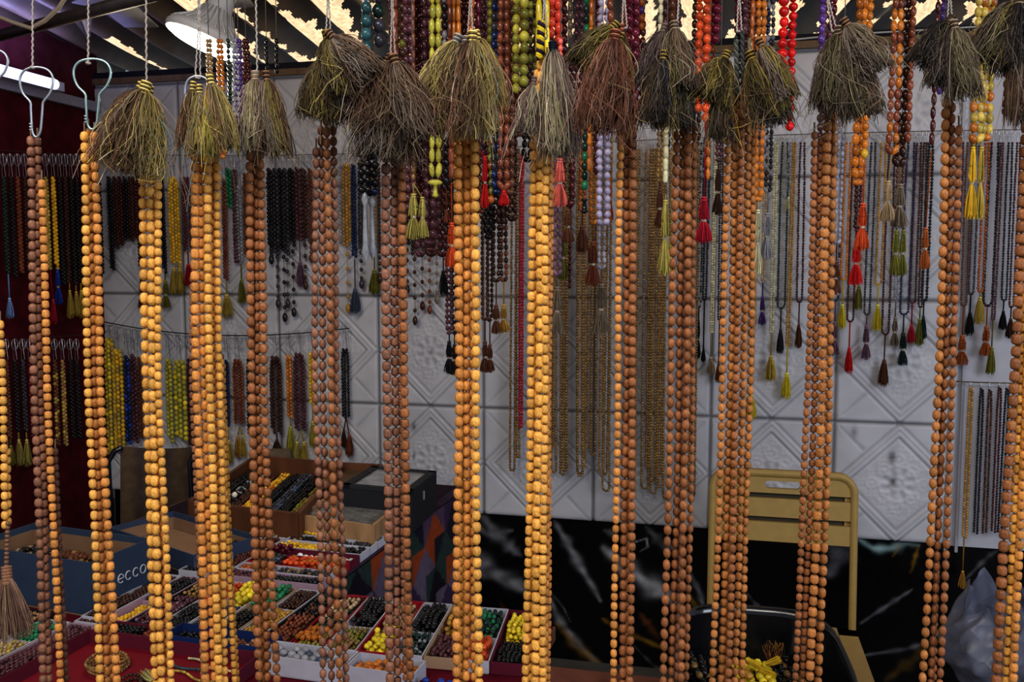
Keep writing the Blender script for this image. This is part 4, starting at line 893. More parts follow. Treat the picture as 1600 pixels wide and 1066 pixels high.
# red cloth on the front table
mb = MB(); mb.grid(lambda u_, v_: TP_(-.74 + u_ * 1.505, -.61 + v_ * .81, TZ + .0015), 30, 20, lambda u_, v_: (.13, .008, .02))
tag(mb.build('tablecloth', vmat('red_felt', .95, noise=.2, nscale=40, rnd=0, spec=.1)), 'flat red cloth under the bead trays of the front table', 'tablecloth')
mb = MB(); mb.grid(lambda u_, v_: TP_(-.40 + u_ * .68, .22 + v_ * .89, TZ + .0015), 30, 20, lambda u_, v_: (.03, .02, .03))
tag(mb.build('tablecloth', vmat('red_felt')), 'dark flat cloth lying under the boxes on the rear table', 'tablecloth')

class Fr:
    def __init__(s, o, u, v, W, L): s.o, s.u, s.v, s.W, s.L = Vector(o), Vector(u), Vector(v), W, L
    def p(s, x, y, z): q = s.o + s.u * (x * s.W) + s.v * (y * s.L); return Vector((q.x, q.y, z))
TRN = {}
def tray(fr, H, rim, floor, label, z=TZ + .003, div=(), th=.002):
    t = thing('bead_tray', fr.p(.5, .5, z), label, 'tray', 'bead trays on the tables')
    mb = MB(); mb.box(fr.p(.5, .5, z + .0015), (fr.W, fr.L, .003), floor, fr.u, fr.v); mb.build('tray_floor', CARD(), t, smooth=False)
    mb = MB()
    for (x, y, sx, sy) in ((.5, 0, fr.W, th), (.5, 1, fr.W, th), (0, .5, th, fr.L), (1, .5, th, fr.L)):
        q = fr.p(x, y, z + H / 2 + .002)
        q += fr.u * ((.5 - x) * 0) 
        mb.box(q, (sx + (th if sy == th else 0), sy, H), rim, fr.u, fr.v)
    mb.build('rim', CARD(), t, smooth=False)
    for y in div:
        mb = MB(); mb.box(fr.p(.5, y, z + H * .45), (fr.W - th, th * .8, H * .85), rim, fr.u, fr.v); mb.build('divider', CARD(), t, smooth=False)
    return t
def pile(fr, x0, x1, y0, y1, c, r, label, z=TZ + .006, along='y', c2=None, shape='round', layers=2, asp=1.2, glossy=True):
    """a coiled bead strand folded to and fro in a tray"""
    W = (x1 - x0) * fr.W - .006; L = (y1 - y0) * fr.L - .006
    P_ = []; Tn = []
    for ly in range(layers):
        z_ = z + r * (1 + 1.55 * ly); m = max(1, int(W / (2.05 * r))); k = max(2, int(L / (2 * r * asp)))
        if along == 'x': m = max(1, int(L / (2.05 * r))); k = max(2, int(W / (2 * r * asp)))
        ph = random.uniform(0, 6)
        for i in range(m - (ly % 2) * (m > 1)):
            for j in range(k):
                a_ = (i + .5 + .5 * (ly % 2)) / m; b_ = (j + .5) / k
                if ly and random.random() < .16: continue
                a_ += .18 / m * math.sin(b_ * 9 + ph + i * .7)
                X_, Y_ = (a_, b_) if along == 'y' else (b_, a_)
                q = fr.o + fr.u * (x0 * fr.W + .003 + X_ * W) + fr.v * (y0 * fr.L + .003 + Y_ * L)
                P_.append((q.x + random.uniform(-1, 1) * r * .12, q.y + random.uniform(-1, 1) * r * .12, z_ + random.uniform(-.25, .3) * r + (.5 * r * math.sin(b_ * 5 + ph) if ly else 0)))
                d = (fr.v if along == 'y' else fr.u); Tn.append((d.x + random.uniform(-.25, .25), d.y + random.uniform(-.25, .25), random.uniform(-.15, .15)))
    mb = MB(); n = len(P_); cc = np.array([CL[c]] * n) * RNG.uniform(.7, 1.35, n)[:, None]
    if c2: pk = RNG.uniform(0, 1, n) < .3; cc[pk] = np.array(CL[c2]) * RNG.uniform(.7, 1.2, pk.sum())[:, None]
    mb.beads(P_, Tn, r, r * 2 * asp, cc, shape, 7)
    return tag(mb.build('coiled_prayer_beads', GLOSS() if glossy else SATIN()), label, 'prayer beads', 'coiled beads lying in the trays')
WHT, PNK, RED_, MAR, NVY, BLK, TAN_ = (.50, .50, .57), (.40, .27, .34), (.35, .015, .03), (.13, .015, .035), (.012, .03, .12), (.02, .017, .02), (.42, .28, .18)
RN = {WHT: 'white', PNK: 'pale pink', RED_: 'red', MAR: 'maroon', NVY: 'navy blue', BLK: 'black', TAN_: 'tan'}
def gtray(b0, w, a0, ln, rim, floor, parts, where, H=.017, along='y', r=.0036, div=True):
    fr = Fr(TP_(b0, a0, 0), TU, TV, w, ln)
    pn = ' and '.join(dict.fromkeys(p[0] for p in parts)) if parts else 'loose jewellery'
    tray(fr, H, rim, floor, f"{RN[rim]} tray of {pn} beads, {where}"[:110], div=[p[2] for p in parts[:-1]] if (div and along == 'y') else ())
    for (c, y0, y1, *o) in parts:
        k = o[0] if o else {}
        if along == 'y': pile(fr, .02, .98, y0 + .01, y1 - .01, c, k.get('r', r), f"{c} beads in the {RN[rim]} tray {where}", c2=k.get('c2'), shape=k.get('shape', 'round'), layers=k.get('layers', 3))
        else: pile(fr, y0 + .01, y1 - .01, .03, .97, c, k.get('r', r), f"{c} beads in the {RN[rim]} tray {where}", along='x', c2=k.get('c2'), shape=k.get('shape', 'round'), layers=k.get('layers', 3))
    return fr
# row reaching from the shoe box to the middle of the front table
gtray(-.045, .042, -.03, .225, WHT, PNK, [('dark brown', 0, 1)], 'beside the ecco box')
gtray(.002, .046, -.03, .225, PNK, PNK, [('golden yellow', 0, .45, dict(layers=1)), ('black', .45, 1)], 'second right of the ecco box')
gtray(.053, .052, -.03, .225, BLK, BLK, [('purple-brown', 0, .62, dict(c2='mauve')), ('gold-brown', .62, 1)], 'between the third and fourth near bundles')
gtray(.11, .048, -.03, .225, WHT, WHT, [('black', 0, .5), ('orange-red', .5, 1, dict(shape='oval'))], 'left of the fourth near bundle')
gtray(.163, .046, -.03, .225, WHT, PNK, [('charcoal', 0, .55), ('yellow', .55, 1, dict(r=.006))], 'behind the fourth near bundle')
gtray(.214, .044, -.03, .225, TAN_, TAN_, [('black', 0, .5), ('green', .5, 1, dict(shape='oval', r=.005))], 'right of the fourth near bundle')
gtray(.263, .046, -.03, .225, WHT, TAN_, [('ochre', 0, .6, dict(shape='oval')), ('dark brown', .6, 1)], 'behind the fifth near bundle')
gtray(.314, .05, -.03, .225, BLK, BLK, [('red-brown', 0, .5, dict(shape='oval')), ('black', .5, 1, dict(c2='brown'))], 'right of the fifth near bundle')
gtray(.369, .052, -.03, .225, RED_, BLK, [('amber', 0, .3, dict(shape='tube', r=.005)), ('black', .3, 1, dict(c2='dark green'))], 'between the fifth and sixth near bundles')
# rear table trays
gtray(-.03, .05, .225, .22, WHT, PNK, [('black', 0, 1)], 'in front of the blue-grey lid')
gtray(.025, .045, .225, .25, WHT, PNK, [('maroon', 0, 1, dict(c2='brown'))], 'right of the blue-grey lid')
gtray(.075, .21, .225, .036, PNK, WHT, [('purple-brown', 0, .35), ('black', .35, 1, dict(c2='charcoal'))], 'at the front edge of the rear table', along='x')
gtray(.075, .21, .267, .036, WHT, WHT, [('rust', 0, .4), ('charcoal', .4, 1, dict(c2='gold-brown'))], 'second from the front edge of the rear table', along='x')
gtray(.075, .21, .309, .055, RED_, RED_, [('charcoal', 0, .35, dict(c2='blue-grey')), ('orange-red', .35, 1, dict(shape='round', c2='amber'))], 'in the middle of the rear table', along='x', r=.005)
gtray(.075, .21, .37, .04, MAR, RED_, [('wine', 0, .3), ('white', .3, 1, dict(layers=1))], 'holding white beads on the rear table', along='x', r=.0055)
gtray(.075, .21, .416, .045, WHT, WHT, [('golden yellow', 0, .62), ('black', .62, 1)], 'in front of the pale wooden box', along='x')
gtray(.075, .21, .467, .036, WHT, WHT, [('black', 0, .6, dict(c2='gold-brown')), ('charcoal', .6, 1)], 'second in front of the pale wooden box', along='x')
gtray(.045, .24, .509, .04, WHT, PNK, [('golden yellow', 0, .6), ('blue', .6, 1)], 'against the pale wooden box', along='x')
gtray(-.03, .07, .46, .16, WHT, TAN_, [('khaki', 0, .3), ('dark brown', .3, 1)], 'below the front of the brown bead case')
gtray(.05, .18, .556, .03, PNK, PNK, [('rust', 0, 1)], 'tucked under the pale wooden box', along='x')
# near-left trays
gtray(-.215, .05, -.30, .27, BLK, BLK, [('gold-brown', 0, 1, dict(c2='black'))], 'behind the brown tassel at far left')
gtray(-.158, .052, -.30, .27, BLK, MAR, [('dark brown', 0, .6, dict(c2='olive')), ('gold-brown', .6, 1, dict(c2='black'))], 'second from the left edge')
gtray(-.1, .056, -.34, .28, WHT, PNK, [('tan', 0, .72, dict(c2='gold')), ('green', .72, 1)], 'left of the second near bundle')
gtray(-.038, .052, -.34, .28, PNK, PNK, [('purple-brown', 0, 1)], 'in the lower left corner')
gtray(-.04, .045, -.052, .018, WHT, WHT, [('maroon', 0, 1)], 'under the corner of the ecco box', along='x')
gtray(.02, .14, -.075, .04, MAR, MAR, [('black', 0, .6), ('red-brown', .6, 1)], 'at the head of the red jewellery tray', along='x', H=.018)
gtray(.168, .19, -.085, .05, NVY, NVY, [('black', 0, .45), ('brown', .45, 1, dict(c2='tan'))], 'between the third and fifth near bundles', along='x', H=.03)
# large maroon tray with loose pieces
fr = Fr(TP_(.025, -.36, 0), TU, TV, .33, .27); tray(fr, .024, MAR, (.2, .008, .02), 'large maroon tray lined with red holding loose jewellery', div=())
def coilring(c, cx, cy, R0, n, r, label, z=TZ + .007, cat='bracelet', name='bead_bracelet'):
    P_ = []; Tn = []
    for k in range(n):
        for j in range(int(2 * math.pi * R0 / (2 * r))):
            a_ = 2 * math.pi * j / int(2 * math.pi * R0 / (2 * r)); q = fr.p(cx, cy, z + r + k * r * 1.7)
            P_.append((q.x + math.cos(a_ + k) * (R0 + .002 * math.sin(3 * a_ + k * 2)), q.y + math.sin(a_ + k) * R0, q.z + .003 * math.sin(a_ * 2 + k))); Tn.append((-math.sin(a_ + k), math.cos(a_ + k), 0))
    mb = MB(); mb.beads(P_, Tn, r, r * 2.1, np.array([CL[c]] * len(P_)) * RNG.uniform(.6, 1.5, len(P_))[:, None], 'round', 7); return tag(mb.build(name, GLOSS()), label, cat)
coilring('gold-brown', .3, .72, .03, 4, .0025, 'round coil of gold-brown wire beads on the red tray')
coilring('dark brown', .52, .55, .02, 2, .003, 'small dark brown bead ring on the red tray')
coilring('yellow', .42, .35, .018, 2, .004, 'bright yellow bead ring on the red tray')
for (x0, y0_, x1, y1_, c, lb) in [(.45, .9, .8, .8, 'teal', 'thin teal cord lying across the red tray'), (.62, .95, .95, .83, 'cream', 'cream bead chain lying along the far side of the red tray'), (.62, .78, .97, .7, 'gold', 'gold chain lying across the red tray'), (.6, .6, .97, .5, 'orange', 'orange bead string lying across the red tray'), (.6, .45, .95, .38, 'tan', 'tan bead string lying near the front of the red tray')]:
    P_ = []; n = 30
    for j in range(n):
        t = j / (n - 1); q = fr.p(x0 + (x1 - x0) * t, y0_ + (y1_ - y0_) * t + .02 * math.sin(t * 9), TZ + .0095); P_.append(tuple(q))
    mb = MB(); mb.beads(P_, np.gradient(np.array(P_), axis=0), .0022, .0046, np.array([CL[c]] * n) * RNG.uniform(.6, 1.4, n)[:, None], 'round', 7); tag(mb.build('bead_chain', GLOSS()), lb, 'necklace')
mb = MB(); a = fr.p(.52, .7, TZ + .012); b_ = fr.p(.62, .62, TZ + .012); tuft(mb, b_, a, .012, [CL['cream'], CL['khaki']], 80, .0007, 5, .5, .3, .03, lat=TV); tag(mb.build('loose_tassel', FIBRE()), 'cream tassel lying on the red tray', 'tassel')
# white tray of grey stones and amber beads beside it
gtray(.362, .145, -.108, .052, WHT, WHT, [('grey', 0, 1, dict(c2='blue-grey', shape='oval'))], 'holding grey stones below the sixth near bundle', along='x', r=.006, H=.03)
gtray(.512, .11, -.108, .05, WHT, TAN_, [('amber', 0, 1, dict(c2='rust'))], 'holding amber beads below the seventh near bundle', along='x', r=.005, H=.03)
# front right trays, turned a little
cols_f = [(RED_, BLK, 'olive', 'tan', 'right of the fifth near bundle'), (WHT, WHT, 'olive', 'black', 'left of the seventh near bundle'), (RED_, TAN_, 'yellow', 'tan', 'holding yellow beads'), (WHT, WHT, 'dark green', 'black', 'left of the eighth near bundle'), (TAN_, MAR, 'purple-brown', 'ochre', 'touching the eighth near bundle'), (WHT, WHT, 'orange-red', 'dark green', 'right of the eighth near bundle'), (MAR, MAR, 'black', 'yellow', 'rightmost on the front table')]
for i, (rim, flo, cn, cfar, wh) in enumerate(cols_f):
    nl = G(455 + 52 * i, 1030 + 4.5 * i, TZ); nr = G(455 + 52 * (i + 1), 1030 + 4.5 * (i + 1), TZ); fl = G(532 + 44 * i, 949 + 4.0 * i, TZ)
    u = (nr - nl); W = u.length * .93; u.normalize(); v = fl - nl; L = v.length; v.normalize()
    f2 = Fr((nl.x, nl.y, 0), u, v, W, L); H = .019
    lab = f"{RN[rim]} tray of {cn} and {cfar} beads {wh}"
    tray(f2, H, rim, flo, lab, div=(.45,) if i % 2 else ())
    big = .0052 if cn in ('yellow', 'orange-red') else .0036
    pile(f2, .06, .94, .02, .43, cn, big, f"{cn} beads nearest in the tray {wh}", shape='round', layers=3, c2={'olive': 'gold-brown', 'dark green': 'silver'}.get(cn))
    pile(f2, .06, .94, .47, .97, cfar, .0042 if cfar != 'black' else .0048, f"{cfar} beads farthest in the tray {wh}", shape='oval', layers=3, c2={'dark green': 'green'}.get(cfar))
gtray(.63, .1, -.13, .035, MAR, MAR, [('blue', 0, 1)], 'holding blue beads at the bottom edge', along='x', r=.005)

# reddish plank continuing the front table to the right
mb = MB(); a = G(845, 1040, TZ); b_ = G(1015, 1058, TZ); c = (a + b_) / 2; u = (b_ - a).normalized(); v = Vector((-u.y, u.x, 0))
mb.box(c - v * .1 + Vector((0, 0, -.012)) + u * .05, ((b_ - a).length + .1, .2, .024), (.17, .055, .035), u, v); tag(mb.build('wooden_plank', WOODP(), smooth=False), 'reddish brown plank edge at the bottom between the ninth and tenth near bundles', 'plank')

# ecco shoe box
def openbox(name, o, u, v, L, W, H, outer, inner, label, cat='box', z=TZ + .003, th=.003, lip=None, mat=None, lidlip=None, grp=None):
    """o is the near corner; u along the length, v along the width"""
    u = Vector(u).normalized(); v = Vector(v).normalized(); o = Vector(o)
    t = thing(name, (o.x, o.y, z), label, cat, grp)
    mt = mat or CARD()
    q = lambda x, y, zz: Vector((o.x, o.y, 0)) + u * x + v * y + Vector((0, 0, zz))
    mb = MB(); mb.box(q(L / 2, W / 2, z + th / 2), (L, W, th), inner, u, v); mb.build('bottom', mt, t, smooth=False)
    sides = [((L / 2, th / 2), (L, th), v), ((L / 2, W - th / 2), (L, th), -v), ((th / 2, W / 2), (th, W - 2 * th), u), ((L - th / 2, W / 2), (th, W - 2 * th), -u)]
    for (x, y), (sx, sy), nin in sides:
        mb = MB(); mb.box(q(x, y, z + th + (H - th) / 2), (sx, sy, H - th), outer, u, v)
        c2 = q(x, y, z + th + (H - th) / 2 - .006) + nin * (th * .5 + .0008)
        mb.box(c2, (sx if sx > sy else .0014, sy if sy > sx else .0014, H - th - .014), inner, u, v)
        mb.build('side_panel', mt, t, smooth=False)
    return t, q
cz = TZ + .003; zt = cz + .103
c0 = G(141, 880, zt); cl = G(0, 859, zt); cfar = G(223, 822, zt)
u = (cl - c0); u.z = 0; u.normalize(); v = Vector((-u.y, u.x, 0)); v = v if v.y > 0 else -v
BG = (.042, .066, .115)
ub, vb = u.copy(), v.copy()
eb, qb = openbox('shoe_box', c0, u, v, .31, .155, .103, BG, (.26, .155, .09), 'blue-grey ecco shoe box, open and half full of dark beads')
# the wordmark on the short side, built from tubes lying on the card
def glyph_pts(ch):
    if ch == 'e': return [[(.08, .5), (.92, .5)], [(.92 * 1, .5)] + [(.5 + .42 * math.cos(a), .5 + .5 * math.sin(a)) for a in np.linspace(0, 5.4, 22)]]
    if ch == 'c': return [[(.5 + .42 * math.cos(a), .5 + .5 * math.sin(a)) for a in np.linspace(.75, 5.53, 20)]]
    return [[(.5 + .42 * math.cos(a), .5 + .5 * math.sin(a)) for a in np.linspace(0, 6.283, 26)]]
mb = MB(); gw, gh = .0195, .0165; x0 = .062
fc = Vector((c0.x, c0.y, 0)) - u * .0009
for i, chh in enumerate('ecco'):
    for st in glyph_pts(chh):
        pts = [fc + v * (x0 + i * gw * .98 + a * gw * .86) + Vector((0, 0, cz + .042 + b * gh)) for a, b in st]
        mb.tube(pts, .0013, 5, (.55, .58, .64))
mb.build('lettering', CARD(), eb)['label'] = 'pale grey ecco lettering'
f3 = Fr(qb(.015, .015, 0), ub, vb, .28, .125)
for i, (x0, x1, c, c2) in enumerate([(0, .33, 'dark brown', 'silver'), (.34, .66, 'brown', 'gold-brown'), (.67, .98, 'black', 'taupe')]):
    pile(f3, x0, x1, 0, 1, c, .0055, f"heap of {c} and {c2} beads in the ecco box, {['near its lettered end', 'in its middle', 'at its far left'][i]}", z=cz + .006, c2=c2, layers=7)
# blue-grey lid behind
z2 = TZ + .003; o2 = G(302, 868, z2 + .045)
lid, ql = openbox('box_lid', o2, (-.80, .60, 0), (.60, .80, 0), .33, .165, .045, (.045, .065, .12), (.26, .16, .10), 'empty blue-grey box lid lying open side up behind the ecco box')

# brown wooden bead case
def caseq(nl, nr, fl, z): a, b, c = G(*nl, z), G(*nr, z), G(*fl, z); return a, (b - a), (c - a)
WZ = TZ + .003
a, uu, vv = caseq((296, 783), (466, 802), (392, 716), WZ + .075)
t = thing('bead_case', (a.x, a.y, WZ), 'brown wooden case of dark bead rows behind the fourth and fifth near bundles', 'box')
L_, W_ = uu.length, vv.length; un, vn = uu.normalized(), vv.normalized()
def qq(x, y, z): return Vector((a.x, a.y, z)) + un * x + vn * y
for nm, x, y, sx, sy, h in (('front_panel', L_ / 2, 0, L_, .01, .075), ('back_panel', L_ / 2, W_, L_, .01, .085), ('side_panel', 0, W_ / 2, .01, W_, .075), ('side_panel', L_, W_ / 2, .01, W_, .075)):
    mb = MB(); mb.box(qq(x, y, WZ + h / 2), (sx, sy, h), (.12, .045, .018), un, vn); mb.build(nm, WOODP(), t, smooth=False)
mb = MB(); mb.box(qq(L_ / 2, W_ / 2, WZ + .015), (L_ - .01, W_ - .01, .03), (.02, .015, .012), un, vn); mb.build('bottom', WOODP(), t, smooth=False)
f4 = Fr(a, un, vn, L_, W_); f4.o.z = 0
for i, (c, c2) in enumerate([('black', None), ('black', 'silver'), ('dark brown', None), ('golden yellow', 'amber'), ('black', None), ('charcoal', 'blue-grey'), ('black', None), ('olive', 'gold-brown')]):
    pile(f4, .04 + i * .115, .04 + (i + 1) * .115, .04, .92, c, .0045, f"{c} bead row lying in the brown wooden case, {ORD[i]} from its left side", z=WZ + .032, c2=c2, layers=3)
mb = MB()
for k in range(3):
    q = qq(.055 + k * .02, .09, WZ + .075); mb.lathe([(-.0075, .0005), (-.006, .0045), (0, .0075), (.006, .0045), (.0075, .0005)], q, (0, 0, 1), 12, (.7, .62, .5))
tag(mb.build('pearl_strand', GLOSS()), 'three large cream pearls at the front left of the brown wooden case', 'beads')
# second, small brown frame behind (lid of the case)
a2, u2, v2 = caseq((520, 762), (575, 765), (530, 722), WZ + .08)
t2 = thing('wooden_box', (a2.x, a2.y, WZ), 'low reddish wooden box behind the sixth near bundle', 'box'); un2, vn2 = u2.normalized(), v2.normalized(); 
c = a2 + un2 * .03 + vn2 * .12
for nm, dx, dy, sx, sy in (('back_panel', 0, .14, .22, .01), ('front_panel', 0, -.14, .22, .01), ('side_panel', -.11, 0, .01, .28), ('side_panel', .11, 0, .01, .28)):
    mb = MB(); q = c + un2 * (dx * .62 + .03) + vn2 * (dy + .03); sx *= (.62 if sx > .1 else 1); mb.box((q.x, q.y, WZ + .04), (sx, sy, .08), (.13, .05, .022), un2, vn2); mb.build(nm, WOODP(), t2, smooth=False)
mb = MB(); q = c + un2 * .03 + vn2 * .03; mb.box((q.x, q.y, WZ + .03), (.13, .27, .06), (.10, .06, .03), un2, vn2); mb.build('bottom', WOODP(), t2, smooth=False)
# pale wooden box with glass lid
a, uu, vv = caseq((467, 804), (582, 821), (532, 764), WZ + .058)
L_, W_ = uu.length, vv.length; un, vn = uu.normalized(), vv.normalized()
t = thing('display_box', (a.x, a.y, WZ), 'pale wooden box with a dusty glass top between the sixth and seventh near bundles', 'box')
for nm, x, y, sx, sy in (('front_panel', L_ / 2, 0, L_, .008), ('back_panel', L_ / 2, W_, L_, .008), ('side_panel', 0, W_ / 2, .008, W_), ('side_panel', L_, W_ / 2, .008, W_)):
    mb = MB(); mb.box(qq(x, y, WZ + .029), (sx, sy, .058), (.40, .24, .12), un, vn); mb.build(nm, WOODP(), t, smooth=False)
mb = MB(); mb.grid(lambda i, j: qq(.006 + i * (L_ - .012), .006 + j * (W_ - .012), WZ + .05), 30, 20, lambda i, j: tuple((.16 + .10 * abs(math.sin(i * 37 + 5 * math.sin(j * 11))) * abs(math.sin(j * 23 + i * 9)),) * 3))
mb.build('glass_top', vmat('dusty_glass', .2, noise=.3, nscale=30, rnd=0, coat=.5), t)
mb = MB()
for k in range(1):
    q0 = qq(L_ * .55, W_ * .93, WZ + .055)
    mb.tube([q0, q0 + Vector((.006, 0, .018)), q0 + Vector((.014, -.004, .03)), q0 + Vector((.024, -.008, .022)), q0 + Vector((.026, -.012, 0))], .0022, 6, (.75, .75, .8))
tag(mb.build('ribbon', CORD()), 'white ribbon loop resting at the edge of the black glass-topped case', 'ribbon')
# tall black display case
a, uu, vv = caseq((535, 760), (643, 770), (585, 730), WZ + .10)
L_, W_ = uu.length, vv.length; un, vn = uu.normalized(), vv.normalized()
vn = (G(682, 739, WZ + .10) - G(643, 770, WZ + .10)).normalized()
W_ = (G(682, 739, WZ + .10) - G(643, 770, WZ + .10)).length
t = thing('display_case', (a.x, a.y, WZ), 'black case with a grey glass top and small metal clasp beside the wall', 'box')
mb = MB(); mb.box(qq(L_ / 2, W_ / 2, WZ + .048), (L_, W_, .096), (.022, .023, .028), un, vn); mb.build('case_body', CARD(), t, smooth=False)
mb = MB()
for (x, y, sx, sy) in ((L_ / 2, .008, L_, .016), (L_ / 2, W_ - .008, L_, .016), (.01, W_ / 2, .02, W_), (L_ - .01, W_ / 2, .02, W_)): mb.box(qq(x, y, WZ + .100), (sx, sy, .010), (.03, .031, .036), un, vn)
mb.build('lid_frame', CARD(), t, smooth=False)
mb = MB(); mb.box(qq(L_ / 2, W_ / 2, WZ + .099), (L_ - .03, W_ - .03, .003), (.25, .26, .28), un, vn); mb.build('glass_top', vmat('dusty_glass'), t, smooth=False)
mb = MB(); mb.box(qq(L_ + .001, W_ * .45, WZ + .07), (.003, .008, .022), (.6, .6, .6), un, vn); mb.build('clasp', WIRE(), t, smooth=False)
# rolled brown bag over the case
mb = MB(); q0 = P(395, 728, 2.75); pts = [P(x, y, 2.72) for x, y in ((385, 735), (405, 726), (430, 718), (455, 712))]
mb.tube(pts, [.02, .035, .036, .022], 12, (.12, .09, .065)); tag(mb.build('rolled_cloth', vmat('red_felt')), 'rolled grey-brown cloth behind the brown wooden case', 'cloth')

# canvas folding chair at left
t = thing('folding_chair', P(235, 800, 2.6), 'brown canvas folding chair with a dark tubular frame behind the shoe boxes', 'chair'); t.location.z = 0
mb = MB()
mb.grid(lambda i, j: P(188 + i * 125, 697 + j * 150 + 4 * math.sin(i * 3), 2.62 + .03 * math.sin(i * 3.1)), 24, 12, lambda i, j: (.085 + .02 * math.sin(i * 19), .058 + .013 * math.sin(i * 19), .042))
mb.build('backrest', vmat('red_felt'), t)
for xx, nm in ((178, 'left'), (306, 'right')):
    mb = MB(); top = P(xx, 704, 2.6); pts = [P(xx + 12, 699, 2.61), P(xx, 706, 2.61), P(xx - 9, 722, 2.6), P(xx - 7, 760, 2.6)]; e = pts[-1].copy(); e.z = 0; pts.append(e)
    mb.tube(pts, .008, 8, (.012, .014, .02)); mb.build('frame_tube', PLAST(), t)
mb = MB(); p = P(245, 800, 2.42); mb.box((p.x, p.y, .44), (.26, .34, .02), (.08, .055, .04)); mb.build('seat', vmat('red_felt'), t, smooth=False)
for sx in (-1, 1):
    mb = MB(); mb.tube([(p.x + sx * .12, p.y - .16, 0), (p.x + sx * .12, p.y - .16, .43)], .008, 8, (.012, .014, .02)); mb.build('leg', PLAST(), t)
    mb = MB(); mb.tube([(p.x + sx * .12, p.y - .16, .42), (p.x + sx * .12, p.y + .2, .42)], .008, 8, (.012, .014, .02)); mb.build('seat_rail', PLAST(), t)

